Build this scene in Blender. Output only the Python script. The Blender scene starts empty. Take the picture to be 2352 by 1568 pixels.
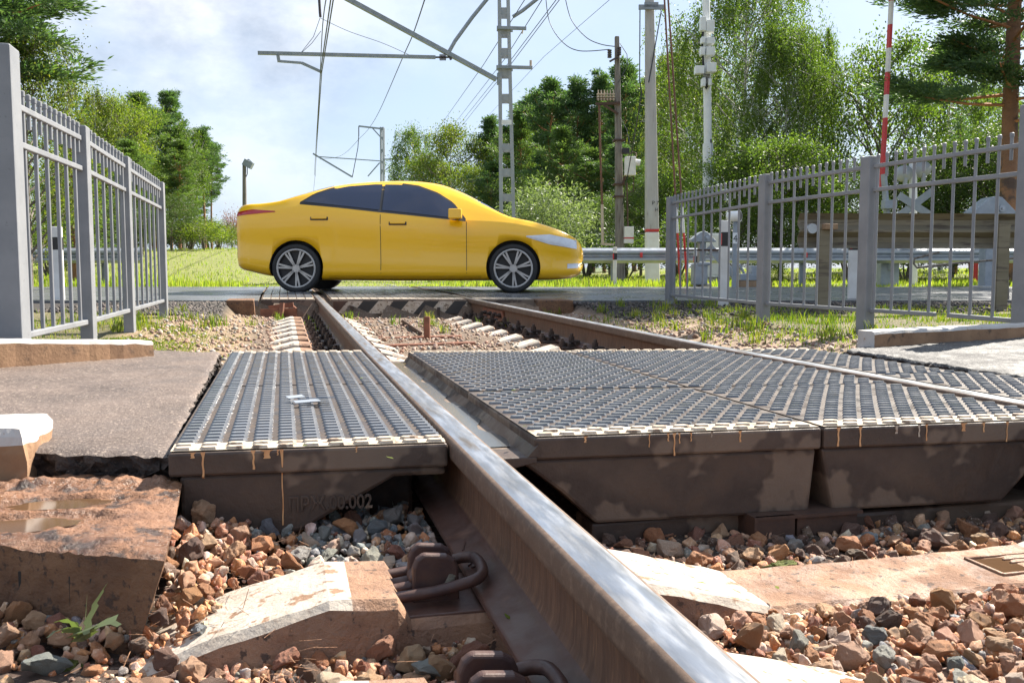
import bpy, bmesh, math, random
import numpy as np
from mathutils import Vector, Matrix
SC = bpy.context.scene; COL = SC.collection; PI = math.pi
rnd = random.Random(7); nr = np.random.RandomState(7)

# ------------------------------------------------------------------ camera
PW, PH, FPX, CAMH = 2352.0, 1568.0, 2090.0, 0.37
PITCH = math.atan((PH/2-615)/FPX)
YAW = math.atan((PW/2-650)/(FPX/math.cos(PITCH)))
cam = bpy.data.cameras.new('camera'); co = bpy.data.objects.new('camera', cam); COL.objects.link(co)
cam.sensor_width = 36; cam.lens = FPX/PW*36; cam.clip_start = 0.02; cam.clip_end = 4000
co.location = (0, 0, CAMH); co.rotation_euler = (PI/2-PITCH, 0, -YAW); SC.camera = co

# ------------------------------------------------------------------ light
SUN_AZ, SUN_EL = math.radians(62), math.radians(43)
w = bpy.data.worlds.new('World'); SC.world = w; w.use_nodes = True
nt = w.node_tree; nt.nodes.clear()
def nd(t, kind, **kw):
    n = t.nodes.new(kind)
    for k, v in kw.items():
        if k in n.inputs: n.inputs[k].default_value = v
        else: setattr(n, k, v)
    return n
sky = nd(nt, 'ShaderNodeTexSky', sky_type='NISHITA', sun_disc=False, sun_elevation=SUN_EL, sun_rotation=SUN_AZ,
         air_density=1.0, dust_density=1.6, ozone_density=1.2)
skys = nd(nt, 'ShaderNodeVectorMath', operation='SCALE'); skys.inputs['Scale'].default_value = 0.42
nt.links.new(sky.outputs[0], skys.inputs[0])
tc = nd(nt, 'ShaderNodeTexCoord')
mp = nd(nt, 'ShaderNodeMapping'); mp.inputs['Scale'].default_value = (1, 1, 1.7); mp.inputs['Location'].default_value = (3.1, 1.7, 0.2)
nt.links.new(tc.outputs['Generated'], mp.inputs[0])
n1 = nd(nt, 'ShaderNodeTexNoise', Scale=2.6, Detail=9.0, Roughness=0.55, Distortion=0.25)
nt.links.new(mp.outputs[0], n1.inputs['Vector'])
r1 = nd(nt, 'ShaderNodeValToRGB'); r1.color_ramp.elements[0].position = 0.44; r1.color_ramp.elements[1].position = 0.70
nt.links.new(n1.outputs[0], r1.inputs[0])
n2 = nd(nt, 'ShaderNodeTexNoise', Scale=4.5, Detail=8.0, Roughness=0.6)
nt.links.new(mp.outputs[0], n2.inputs['Vector'])
r2 = nd(nt, 'ShaderNodeValToRGB')
r2.color_ramp.elements[0].position = 0.38; r2.color_ramp.elements[0].color = (0.40, 0.43, 0.50, 1)
r2.color_ramp.elements[1].position = 0.56; r2.color_ramp.elements[1].color = (0.86, 0.88, 0.92, 1)
nt.links.new(n2.outputs[0], r2.inputs[0])
# clouds gather over the left (west) part of the sky
sx = nd(nt, 'ShaderNodeSeparateXYZ'); nt.links.new(tc.outputs['Generated'], sx.inputs[0])
mr = nd(nt, 'ShaderNodeMapRange'); mr.inputs['From Min'].default_value = 0.25; mr.inputs['From Max'].default_value = -0.2
mr.inputs['To Min'].default_value = 0.25; mr.inputs['To Max'].default_value = 1.0
nt.links.new(sx.outputs['X'], mr.inputs['Value'])
mu = nd(nt, 'ShaderNodeMath', operation='MULTIPLY'); nt.links.new(r1.outputs[0], mu.inputs[0]); nt.links.new(mr.outputs[0], mu.inputs[1])
# thin pale veil over the blue
veil = nd(nt, 'ShaderNodeMix', data_type='RGBA'); veil.inputs[0].default_value = 0.60
nt.links.new(skys.outputs[0], veil.inputs[6]); veil.inputs[7].default_value = (2.0, 2.5, 3.25, 1)
mx = nd(nt, 'ShaderNodeMix', data_type='RGBA')
nt.links.new(mu.outputs[0], mx.inputs[0]); nt.links.new(veil.outputs[2], mx.inputs[6]); cs = nd(nt, 'ShaderNodeVectorMath', operation='SCALE'); cs.inputs['Scale'].default_value = 3.7; nt.links.new(r2.outputs[0], cs.inputs[0]); nt.links.new(cs.outputs[0], mx.inputs[7])
bg = nd(nt, 'ShaderNodeBackground'); bg.inputs[1].default_value = 0.1
nt.links.new(mx.outputs[2], bg.inputs[0])
ow = nd(nt, 'ShaderNodeOutputWorld'); nt.links.new(bg.outputs[0], ow.inputs[0])
sd = bpy.data.lights.new('sun', 'SUN'); so = bpy.data.objects.new('sun', sd); COL.objects.link(so)
sd.energy = 3.9; sd.angle = math.radians(0.5); sd.color = (1.0, 0.93, 0.82)
SDIR = Vector((math.sin(SUN_AZ)*math.cos(SUN_EL), math.cos(SUN_AZ)*math.cos(SUN_EL), math.sin(SUN_EL)))
so.rotation_euler = SDIR.to_track_quat('Z', 'Y').to_euler()
SC.view_settings.view_transform = 'Standard'; SC.view_settings.look = 'None'
SC.view_settings.exposure = 1.92; SC.view_settings.gamma = 1.0
SC.cycles.max_bounces = 6; SC.cycles.transparent_max_bounces = 8; SC.cycles.use_denoising = True
try: SC.cycles.sample_clamp_indirect = 6.0
except Exception: pass

# ------------------------------------------------------------------ back-projection (pixel of a 2352 px wide view -> place in the world)
cF = Vector((math.sin(YAW)*math.cos(PITCH), math.cos(YAW)*math.cos(PITCH), -math.sin(PITCH)))
cR = Vector((math.cos(YAW), -math.sin(YAW), 0)); cU = cR.cross(cF); CC = Vector((0, 0, CAMH))
FH = Vector((math.sin(YAW), math.cos(YAW), 0))            # level forward direction; the road runs along cR
def ray(x, y): return cF + cR*((x-PW/2)/FPX) - cU*((y-PH/2)/FPX)
def onz(x, y, z): r = ray(x, y); return CC + r*((z-CAMH)/r.z)
def ond(x, y, d): r = ray(x, y); return CC + r*(d/r.dot(FH))      # level distance d
def ony(x, y, Y): r = ray(x, y); return CC + r*(Y/r.y)
def uv(u, v, z=0.0): p = cR*u + FH*v; return Vector((p.x, p.y, z))   # road frame
def vof(x, y): return x*FH.x + y*FH.y
def uof(x, y): return x*cR.x + y*cR.y
def lerp(a, b, t): return a+(b-a)*t
def interp(x, pts):
    if x <= pts[0][0]: return pts[0][1]
    for (a, b), (c, d) in zip(pts, pts[1:]):
        if x <= c: return b+(d-b)*(x-a)/(c-a)
    return pts[-1][1]
def sstep(a, b, x):
    t = min(1, max(0, (x-a)/(b-a))); return t*t*(3-2*t)
def railz(Y): return interp(Y, [(4.0, 0), (11.0, 0.045), (200, 0.05)])

# ------------------------------------------------------------------ materials
MATS = {}
def new_mat(name):
    m = bpy.data.materials.new(name); m.use_nodes = True; t = m.node_tree; t.nodes.clear()
    o = nd(t, 'ShaderNodeOutputMaterial'); b = nd(t, 'ShaderNodeBsdfPrincipled'); t.links.new(b.outputs[0], o.inputs[0])
    MATS[name] = m; return m, t, b, o
def coords(t, scale=(1, 1, 1), kind='Object'):
    c = nd(t, 'ShaderNodeTexCoord'); mpp = nd(t, 'ShaderNodeMapping'); mpp.inputs['Scale'].default_value = scale
    t.links.new(c.outputs[kind], mpp.inputs[0]); return mpp.outputs[0]
def ramp(t, fac, stops):
    r = nd(t, 'ShaderNodeValToRGB'); e = r.color_ramp.elements
    e[0].position, e[0].color = stops[0][0], tuple(stops[0][1])+(1,)
    e[1].position, e[1].color = stops[-1][0], tuple(stops[-1][1])+(1,)
    for p, c in stops[1:-1]:
        k = e.new(p); k.color = tuple(c)+(1,)
    t.links.new(fac, r.inputs[0]); return r.outputs[0]
def mixc(t, fac, a, b, mode='MIX'):
    m = nd(t, 'ShaderNodeMix', data_type='RGBA', blend_type=mode)
    for k, v in ((0, fac), (6, a), (7, b)):
        if hasattr(v, 'links'): t.links.new(v, m.inputs[k])
        elif isinstance(v, (int, float)): m.inputs[k].default_value = v
        else: m.inputs[k].default_value = tuple(v)+(1,)
    return m.outputs[2]
def noise(t, vec, scale, detail=5, rough=0.6):
    n = nd(t, 'ShaderNodeTexNoise', Scale=scale, Detail=float(detail), Roughness=rough); t.links.new(vec, n.inputs['Vector']); return n.outputs[0]
def bump(t, b, h, strength, dist=0.01):
    k = nd(t, 'ShaderNodeBump'); k.inputs['Strength'].default_value = strength; k.inputs['Distance'].default_value = dist
    t.links.new(h, k.inputs['Height']); t.links.new(k.outputs[0], b.inputs['Normal'])
def mat(name, c1, c2=None, scale=8, rough=0.6, rough2=None, metal=0.0, bp=0.0, bscale=40, dist=0.004, c3=None, s3=60, t3=(0.55, 0.62), stretch=(1, 1, 1), spec=None, coat=0, lo=0.35, hi=0.65):
    m, t, b, o = new_mat(name)
    v = coords(t, stretch); n = noise(t, v, scale, 6)
    col = ramp(t, n, [(lo, c1), (hi, c2 or c1)])
    if c3 is not None:
        n3 = noise(t, v, s3, 4); f = ramp(t, n3, [(t3[0], (0, 0, 0)), (t3[1], (1, 1, 1))]); col = mixc(t, f, col, c3)
    t.links.new(col, b.inputs['Base Color'])
    b.inputs['Metallic'].default_value = metal
    if rough2 is None: b.inputs['Roughness'].default_value = rough
    else:
        f = ramp(t, noise(t, v, scale*1.7, 4), [(0.4, (rough,)*3), (0.6, (rough2,)*3)]); t.links.new(f, b.inputs['Roughness'])
    if spec is not None: b.inputs['Specular IOR Level'].default_value = spec
    if coat: b.inputs['Coat Weight'].default_value = coat; b.inputs['Coat Roughness'].default_value = 0.04
    if bp: bump(t, b, noise(t, v, bscale, 8, 0.65), bp, dist)
    return m
mat('rail_top', (.43, .455, .50), (.31, .305, .305), 3.5, .30, .44, metal=0.9, bp=.05, bscale=20, stretch=(9, 1.2, 1), c3=(.26, .205, .155), s3=2.2, t3=(.60, .72))
mat('rail_head', (.125, .078, .052), (.088, .054, .036), 9, .62, .8, bp=.5, bscale=220, dist=.001, c3=(.165, .108, .073), s3=70, t3=(.5, .7))
mat('rail_web', (.155, .082, .047), (.095, .049, .029), 7, .62, .8, bp=.35, bscale=90, dist=.0015, stretch=(1, 9, .9), c3=(.26, .14, .07), s3=22, t3=(.55, .75))
mat('rail_foot', (.105, .054, .04), (.075, .039, .029), 9, .36, .6, bp=.3, bscale=130, dist=.001, c3=(.17, .09, .06), s3=9, t3=(.6, .75))
mat('dark_iron', (.05, .026, .024), (.085, .042, .03), 24, .42, .6, bp=.4, bscale=160, dist=.0012)
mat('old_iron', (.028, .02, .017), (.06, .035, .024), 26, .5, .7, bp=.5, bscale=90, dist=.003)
mat('rust', (.26, .10, .055), (.14, .055, .03), 12, .8, bp=.4, bscale=90, dist=.002)
mat('rust_dark', (.09, .045, .028), (.05, .028, .02), 12, .7, bp=.4, bscale=70, dist=.002)
mat('fence_paint', (.175, .183, .198), (.225, .232, .245), 5, .5, .62, bp=.12, bscale=120, dist=.001, c3=(.16, .165, .175), s3=45, t3=(.66, .7))
mat('galvanised', (.40, .43, .47), (.32, .345, .38), 6, .36, .5, metal=.55, bp=.06, bscale=30)
mat('olive_metal', (.145, .125, .085), (.20, .17, .12), 3, .55, .7, metal=.1, bp=.15, bscale=60, c3=(.10, .08, .06), s3=9, stretch=(.35, .35, 3))
mat('grey_paint', (.22, .25, .28), (.30, .33, .36), 6, .5, bp=.08)
mat('mast_paint', (.36, .385, .41), (.28, .30, .32), 3, .5, .65, bp=.06, stretch=(1, 1, .4))
mat('pole_concrete', (.36, .34, .32), (.44, .43, .41), 2.5, .85, bp=.3, bscale=30, c3=(.22, .2, .18), s3=6, t3=(.6, .75), stretch=(3, 3, .5))
mat('pole_wood', (.15, .13, .115), (.24, .22, .20), 4, .85, bp=.4, bscale=20, c3=(.07, .055, .045), s3=5, t3=(.55, .7), stretch=(5, 5, .5))
mat('white_enamel', (.78, .79, .79), (.70, .71, .71), 6, .45)
mat('white_wash', (.48, .43, .37), (.37, .31, .25), 11, .9, bp=.9, bscale=70, dist=.004, c3=(.24, .14, .085), s3=30, t3=(.565, .63))
mat('cream_paint', (.50, .43, .35), (.36, .295, .22), 12, .8, bp=.6, bscale=130, dist=.002, c3=(.17, .12, .085), s3=34, t3=(.54, .62))
mat('black_paint', (.012, .012, .013), (.02, .02, .02), 8, .5)
mat('red_paint', (.52, .028, .03), (.42, .03, .03), 6, .5)
mat('white_paint', (.72, .71, .69), (.60, .58, .55), 5, .6, bp=.1)
mat('kerb_white', (.52, .50, .48), (.42, .385, .35), 8, .85, bp=.6, bscale=60, dist=.004, c3=(.34, .24, .17), s3=30, t3=(.66, .72))
mat('kerb_brown', (.30, .175, .095), (.20, .11, .06), 7, .85, bp=.6, bscale=70, dist=.004, c3=(.09, .055, .035), s3=18, t3=(.58, .72))
mat('sleeper', (.33, .19, .115), (.18, .095, .058), 9, .5, .9, bp=1.0, bscale=80, dist=.006, c3=(.075, .045, .032), s3=48, t3=(.60, .65))
mat('block', (.27, .13, .066), (.12, .055, .030), 9, .16, .75, bp=1.0, bscale=42, dist=.015, c3=(.05, .028, .02), s3=19, t3=(.54, .62))
mat('block_side', (.21, .11, .056), (.11, .055, .030), 8, .85, bp=1.0, bscale=60, dist=.010, c3=(.065, .038, .026), s3=55, t3=(.56, .64))
mat('deck_rubber', (.10, .105, .118), (.145, .145, .15), 9, .16, .32, spec=.9, bp=.10, bscale=90, dist=.001, c3=(.12, .095, .07), s3=14, t3=(.66, .78))
mat('deck_floor', (.075, .052, .038), (.04, .03, .024), 8, .35, .7, bp=.5, bscale=80, dist=.003)
mat('deck_side', (.070, .046, .034), (.042, .028, .021), 7, .42, .75, bp=.5, bscale=60, dist=.004, c3=(.14, .10, .072), s3=3.4, t3=(.485, .515))
mat('paint_drip', (.50, .24, .10), (.62, .36, .17), 40, .7)
mat('asphalt_path', (.15, .11, .09), (.085, .062, .052), 2.6, .45, .75, bp=1.0, bscale=150, dist=.006, c3=(.30, .235, .19), s3=105, t3=(.56, .63))
mat('asphalt_edge', (.05, .036, .030), (.03, .022, .02), 18, .7, bp=1.0, bscale=60, dist=.02, c3=(.11, .08, .06), s3=90, t3=(.6, .66))
mat('asphalt_wet', (.07, .066, .064), (.042, .04, .04), 3, .6, .85, bp=.8, bscale=160, dist=.003, c3=(.24, .23, .21), s3=110, t3=(.56, .64))
mat('road_wet', (.125, .128, .135), (.085, .088, .094), 1.6, .24, .42, bp=.35, bscale=60, dist=.003, c3=(.19, .19, .195), s3=50, t3=(.62, .7))
mat('water', (.11, .06, .03), (.08, .045, .025), 3, .10)
mat('water_clear', (.10, .10, .10), (.08, .08, .08), 3, .16)
mat('moss', (.12, .13, .02), (.07, .085, .015), 60, .9, bp=1.0, bscale=140, dist=.01)
mat('wire', (.05, .055, .065), (.05, .055, .065), 2, .5, metal=.3)
mat('wire_rust', (.17, .075, .045), (.12, .06, .04), 2, .7)
mat('insulator', (.05, .035, .03), (.06, .04, .035), 3, .25)
mat('cream_insul', (.55, .45, .35), (.45, .36, .28), 8, .4)
mat('pine_bark', (.22, .115, .065), (.30, .15, .075), 3, .9, bp=.8, bscale=12, dist=.05, c3=(.10, .065, .05), s3=2.2, t3=(.52, .6))
mat('pine_top_bark', (.46, .21, .09), (.36, .16, .07), 3, .85, bp=.6, bscale=12, dist=.03)
mat('grey_bark', (.13, .11, .095), (.19, .165, .14), 4, .9, bp=.6, bscale=20, dist=.03)
mat('birch_bark', (.55, .53, .50), (.45, .43, .40), 3, .8, c3=(.06, .055, .05), s3=3, t3=(.58, .64), stretch=(1, 1, 4))
mat('tyre', (.016, .016, .017), (.022, .022, .022), 12, .75)
mat('rim', (.46, .44, .42), (.38, .365, .35), 6, .4, metal=.5)
mat('car_paint', (.92, .50, .004), (.92, .50, .004), 2, .28, coat=.7)
mat('car_black', (.012, .012, .014), None, 2, .5)
mat('chrome', (.7, .7, .72), None, 2, .15, metal=1.0)
mat('car_glass', (.012, .018, .045), None, 2, .05, spec=.8)
mat('lamp_clear', (.75, .77, .80), (.6, .62, .66), 9, .12, coat=.8)
mat('lamp_red', (.42, .012, .015), None, 2, .15, coat=.6)
mat('reflector_red', (.5, .03, .03), None, 2, .3)
mat('timber', (.30, .20, .12), (.20, .13, .08), 6, .85, stretch=(1, 1, .3), bp=.3)

def leaf_mat(name, cols, trans=0.45, rough=0.5, tcol=None):
    m, t, b, o = new_mat(name)
    g = nd(t, 'ShaderNodeNewGeometry'); v = coords(t); n = noise(t, v, 0.55, 3)
    a = nd(t, 'ShaderNodeMath', operation='MULTIPLY_ADD'); a.inputs[1].default_value = 0.55; 
    t.links.new(g.outputs['Random Per Island'], a.inputs[0])
    k = nd(t, 'ShaderNodeMath', operation='MULTIPLY'); t.links.new(n, k.inputs[0]); k.inputs[1].default_value = 0.5; t.links.new(k.outputs[0], a.inputs[2])
    col = ramp(t, a.outputs[0], [(i/(len(cols)-1)*.8+.1, c) for i, c in enumerate(cols)])
    t.links.new(col, b.inputs['Base Color']); b.inputs['Roughness'].default_value = rough
    b.inputs['Specular IOR Level'].default_value = .35
    tr = nd(t, 'ShaderNodeBsdfTranslucent'); tc2 = mixc(t, 1.0, col, tcol or (1.3, 1.5, .5), 'MULTIPLY'); t.links.new(tc2, tr.inputs[0])
    ms = nd(t, 'ShaderNodeMixShader'); ms.inputs[0].default_value = trans
    t.links.new(b.outputs[0], ms.inputs[1]); t.links.new(tr.outputs[0], ms.inputs[2]); t.links.new(ms.outputs[0], o.inputs[0])
    return m
leaf_mat('needles', [(.04, .08, .045), (.065, .12, .06), (.10, .16, .075), (.14, .195, .09)], .4)
leaf_mat('needles_warm', [(.05, .09, .042), (.085, .14, .055), (.125, .18, .068), (.175, .215, .085)], .42)
leaf_mat('birch_leaf', [(.055, .095, .022), (.08, .13, .03), (.115, .165, .038), (.165, .205, .05)], .5)
leaf_mat('dark_leaf', [(.035, .06, .022), (.05, .085, .027), (.075, .11, .032), (.105, .135, .04)], .45)
leaf_mat('warm_leaf', [(.05, .085, .02), (.09, .13, .03), (.145, .17, .035), (.23, .205, .04)], .5)
leaf_mat('lime_leaf', [(.07, .12, .018), (.12, .17, .03), (.18, .22, .035), (.27, .26, .045)], .5)
leaf_mat('silver_leaf', [(.09, .13, .07), (.15, .19, .11), (.22, .26, .17), (.30, .33, .24)], .4)
leaf_mat('red_leaf', [(.14, .04, .03), (.22, .07, .05), (.20, .10, .06)], .4)
leaf_mat('grass_blade', [(.10, .17, .02), (.19, .27, .035), (.31, .34, .06), (.40, .38, .12)], .5)
leaf_mat('verge_blade', [(.05, .10, .016), (.10, .16, .02), (.20, .22, .035), (.32, .26, .09)], .45)
leaf_mat('weed_leaf', [(.07, .10, .05), (.11, .14, .07), (.15, .17, .10)], .3)

def stone_mat(name, attr):
    m, t, b, o = new_mat(name)
    if attr: a = nd(t, 'ShaderNodeVertexColor'); a.layer_name = 'stone'; base = a.outputs[0]
    else: a = nd(t, 'ShaderNodeObjectInfo'); base = a.outputs['Color']
    v = coords(t); n = noise(t, v, 45, 6); n2 = noise(t, v, 210, 3)
    c = mixc(t, ramp(t, n, [(.35, (0, 0, 0)), (.65, (1, 1, 1))]), mixc(t, 1.0, base, (.62, .55, .5), 'MULTIPLY'), base)
    c = mixc(t, ramp(t, n2, [(.58, (0, 0, 0)), (.64, (.75, .75, .75))]), c, mixc(t, .55, base, (.62, .55, .47)))
    t.links.new(c, b.inputs['Base Color']); b.inputs['Roughness'].default_value = .78
    bump(t, b, noise(t, v, 95, 9, .7), .9, .006)
    return m
stone_mat('stone', False); stone_mat('stone_bed', True)
# ------------------------------------------------------------------ mesh helpers
class MB:
    def __init__(s): s.v = []; s.f = []; s.m = []; s.s = []
    def add(s, vs, fs, m=0, sm=False):
        o = len(s.v); s.v += [Vector(p) for p in vs]
        for f in fs: s.f.append([o+i for i in f]); s.m.append(m); s.s.append(sm)
    def hexa(s, b, t, m=0):
        s.add(list(b)+list(t), [(3, 2, 1, 0), (4, 5, 6, 7), (0, 1, 5, 4), (1, 2, 6, 5), (2, 3, 7, 6), (3, 0, 4, 7)], m)
    def box(s, c, size, R=None, m=0):
        c = Vector(c); hx, hy, hz = size[0]/2, size[1]/2, size[2]/2
        P = [Vector(p) for p in ((-hx, -hy, -hz), (hx, -hy, -hz), (hx, hy, -hz), (-hx, hy, -hz), (-hx, -hy, hz), (hx, -hy, hz), (hx, hy, hz), (-hx, hy, hz))]
        if R is not None: P = [R @ p for p in P]
        P = [p+c for p in P]; s.hexa(P[:4], P[4:], m)
    def bar(s, a, b, wx, wz, m=0, up=Vector((0, 0, 1))):
        a, b = Vector(a), Vector(b); d = (b-a).normalized()
        if abs(d.dot(up)) > .98: up = Vector((1, 0, 0))
        x = d.cross(up).normalized()*wx/2; z = x.cross(d).normalized()*wz/2
        s.hexa([a-x-z, a+x-z, a+x+z, a-x+z], [b-x-z, b+x-z, b+x+z, b-x+z], m)
    def prism(s, poly, ext, m=0):
        n = len(poly); ext = Vector(ext); P = [Vector(p) for p in poly]; Q = [p+ext for p in P]
        s.add(P+Q, [list(range(n))[::-1], list(range(n, 2*n))]+[(i, (i+1) % n, n+(i+1) % n, n+i) for i in range(n)], m)
    def tube(s, pts, r, n=8, m=0, closed=False, caps=True, sm=True):
        pts = [Vector(p) for p in pts]; k = len(pts); rs = r if isinstance(r, (list, tuple)) else [r]*k
        rings = []; ref = None
        for i, p in enumerate(pts):
            a = pts[(i-1) % k] if (closed or i > 0) else p; b = pts[(i+1) % k] if (closed or i < k-1) else p
            d = (b-a).normalized()
            if ref is None: ref = Vector((0, 0, 1)) if abs(d.z) < .9 else Vector((1, 0, 0))
            x = (ref-d*ref.dot(d))
            if x.length < 1e-4: x = d.orthogonal()
            x.normalize(); ref = x; y = d.cross(x)
            rings.append([p+(x*math.cos(2*PI*j/n)+y*math.sin(2*PI*j/n))*rs[i] for j in range(n)])
        vs = [q for rg in rings for q in rg]; fs = []
        for i in range(k if closed else k-1):
            a, b = i*n, ((i+1) % k)*n
            fs += [(a+j, a+(j+1) % n, b+(j+1) % n, b+j) for j in range(n)]
        s.add(vs, fs, m, sm)
        if caps and not closed: s.add(rings[0], [list(range(n))[::-1]], m); s.add(rings[-1], [list(range(n))], m)
    def cyl(s, a, b, r, n=12, m=0, r2=None, sm=True): s.tube([a, b], [r, r if r2 is None else r2], n, m, sm=sm)
    def build(s, name, mats, parent=None, origin=None, bevel=0, seg=2):
        me = bpy.data.meshes.new(name)
        og = Vector(parent.location) if parent is not None and origin is None else Vector(origin or (0, 0, 0))
        p = parent
        if parent is not None and parent.type == 'MESH': og = Vector(parent['og'])
        me.from_pydata([tuple(q-og) for q in s.v], [], s.f)
        for k in (mats if isinstance(mats, (list, tuple)) else [mats]): me.materials.append(MATS[k])
        me.polygons.foreach_set('material_index', s.m); me.polygons.foreach_set('use_smooth', s.s); me.update()
        o = bpy.data.objects.new(name, me); COL.objects.link(o); 
        if p is not None: o.parent = p
        else: o.location = og
        OG[o.name] = og; o['og'] = tuple(og)
        if bevel:
            b = o.modifiers.new('bevel', 'BEVEL'); b.width = bevel; b.segments = seg; b.limit_method = 'ANGLE'; b.angle_limit = math.radians(35)
        return o
OG = {}
def tag(o, label, cat, group=None, kind=None):
    o['label'] = label; o['category'] = cat
    if group: o['group'] = group
    if kind: o['kind'] = kind
    return o
def thing(name, loc, label, cat, group=None):
    o = bpy.data.objects.new(name, None); COL.objects.link(o); o.location = Vector(loc); o.empty_display_size = .1
    return tag(o, label, cat, group)
def struct(o): o['kind'] = 'structure'; return o
def dup(root, loc, label, rz=0.0, sc=None, group=None):
    r = root.copy(); COL.objects.link(r); r.location = loc; r['label'] = label
    if group: r['group'] = group
    r.rotation_euler = (0, 0, rz)
    if sc is not None: r.scale = sc
    for ch in list(root.children):
        c = ch.copy(); COL.objects.link(c); c.parent = r
        for g in list(ch.children):
            d = g.copy(); COL.objects.link(d); d.parent = c
    return r
def Rz(a): return Matrix.Rotation(a, 3, 'Z')
RR = Matrix((cR, FH, Vector((0, 0, 1)))).transposed()          # columns: along the road, away, up
def np_mesh(name, V, F, mats, mi=None, smooth=False):
    me = bpy.data.meshes.new(name); V = np.asarray(V, 'f4'); F = np.asarray(F, 'i4'); n = F.shape[1]
    me.vertices.add(len(V)); me.vertices.foreach_set('co', V.ravel())
    me.loops.add(F.size); me.loops.foreach_set('vertex_index', F.ravel())
    me.polygons.add(len(F)); me.polygons.foreach_set('loop_start', np.arange(0, F.size, n, dtype='i4'))
    me.polygons.foreach_set('loop_total', np.full(len(F), n, 'i4'))
    for k in mats: me.materials.append(MATS[k])
    if mi is not None: me.polygons.foreach_set('material_index', np.asarray(mi, 'i4'))
    if smooth: me.polygons.foreach_set('use_smooth', np.ones(len(F), bool))
    me.update(calc_edges=True); me.validate(); return me
def link(name, me, parent=None, loc=(0, 0, 0)):
    o = bpy.data.objects.new(name, me); COL.objects.link(o); o.location = loc
    if parent is not None: o.parent = parent
    return o

# ------------------------------------------------------------------ terrain and road heights
V0, V1 = 9.9, 15.1
def roadz(v): return interp(v, [(V0, .016), (11.2, .05), (V1, .055)])
GX = [(-3.0, -.05), (-.95, -.085), (-.42, -.178), (0, -.198), (2.3, -.215), (3.0, -.14), (3.75, -.085), (6, -.04)]
def gz(X, Y):
    u, v = uof(X, Y), vof(X, Y)
    base = interp(X, GX) + railz(Y) + (.006*math.sin(X*7+Y*3)+.006*math.sin(Y*9.1-X*4))
    if v < 2.6 and X > -.9: base -= .055*(1-sstep(2.2, 2.6, v))
    top = roadz(min(max(v, V0), V1)) - .03
    corr = -.6 < X < 3.02
    if v < V0:
        if not corr: base = lerp(base, top, sstep(8.2, V0-.05, v))
        elif v > V0-.05: base = top
        return base
    if v < V1+.3: return top
    inner = sstep(-1.5, -6, u); outer = sstep(4, 8, u)
    hill = .03 + inner*1.05*sstep(16.5, 36, v) + outer*.22*sstep(17, 34, v)
    return lerp(top, hill, sstep(V1+.3, V1+1.2, v)) + .02*math.sin(u*1.3)*math.sin(v*1.1)
def axis(lo, hi, step, far_lo, far_hi):
    a = list(np.arange(lo, hi, step)); s = step
    x = a[0]; L = []
    while x > far_lo: s *= 1.22; x -= s; L.append(x)
    s = step; x = a[-1]; H = []
    while x < far_hi: s *= 1.22; x += s; H.append(x)
    return L[::-1]+a+H
gx = axis(-5, 7.5, .1, -1200, 1200); gy = axis(-.5, 16.6, .1, -200, 2500)
Vt = [(x, y, gz(x, y)) for y in gy for x in gx]; nx = len(gx)
Ft = [(j*nx+i, j*nx+i+1, (j+1)*nx+i+1, (j+1)*nx+i) for j in range(len(gy)-1) for i in range(nx-1)]
def gcol(X, Y):
    u, v = uof(X, Y), vof(X, Y)
    if v > V1+.25: return (.20, .22, .05) if v < 60 else (.10, .14, .04)
    if -.8 < X < 3.0 and v < 2.6: return (.085, .052, .038)
    if v > 8.3 and not (-.6 < X < 3.02): return (.032, .026, .023)
    if X > 3.4 or X < -1.1: return (.15, .13, .055)
    if 2.35 < X <= 3.4: return (.34, .235, .165)
    if X < -.3: return (.30, .21, .13)
    return (.17, .115, .08)
gm, gt, gb, go = new_mat('soil')
va = nd(gt, 'ShaderNodeVertexColor'); va.layer_name = 'soil'; gv = coords(gt)
gc = mixc(gt, ramp(gt, noise(gt, gv, 6, 8), [(.35, (0, 0, 0)), (.68, (1, 1, 1))]), mixc(gt, 1.0, va.outputs[0], (.55, .55, .5), 'MULTIPLY'), va.outputs[0])
gc = mixc(gt, ramp(gt, noise(gt, gv, 70, 5), [(.55, (0, 0, 0)), (.66, (.6, .6, .6))]), gc, mixc(gt, .5, va.outputs[0], (.5, .42, .34)))
gt.links.new(gc, gb.inputs['Base Color']); gb.inputs['Roughness'].default_value = .92
bump(gt, gb, noise(gt, gv, 45, 9, .7), .8, .02)
me = np_mesh('ground', Vt, Ft, ['soil'], smooth=True)
ca = me.color_attributes.new('soil', 'FLOAT_COLOR', 'POINT')
ca.data.foreach_set('color', np.array([gcol(x, y)+(1,) for y in gy for x in gx], 'f4').ravel())
tag(struct(link('ground', me)), 'bare and grassy ground around the level crossing', 'ground')

# the wet road, in two lengths left and right of the crossing deck
DXL, DXR = -.25, 2.66
def uX(X, v): return (X-v*FH.x)/cR.x
def sheet(name, ua, ub, matn, nu=200, thick=.06):
    b = MB(); n = len(VR); vs = []
    for i in range(nu+1):
        for k, v in enumerate(VR):
            t = i/nu; t = 1-(1-t)**2 if ua(v) < -50 else t**2
            u = lerp(ua(v), ub(v), t); vs.append(uv(u, v+(.03*math.sin(u*5.1)+.022*math.sin(u*13.7+1) if k in (0, n-1) else 0), roadz(v)))
    b.add(vs, [(i*n+j, (i+1)*n+j, (i+1)*n+j+1, i*n+j+1) for i in range(nu) for j in range(n-1)], 0, True)
    lo = [p-Vector((0, 0, thick)) for p in vs[0::n]]
    b.add(vs[0::n]+lo, [(i, nu+1+i, nu+2+i, i+1) for i in range(nu)], 0)
    return b.build(name, matn)
VR = [V0, 10.2, 10.6, 11.2, 12, 13, 14, V1]
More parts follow.
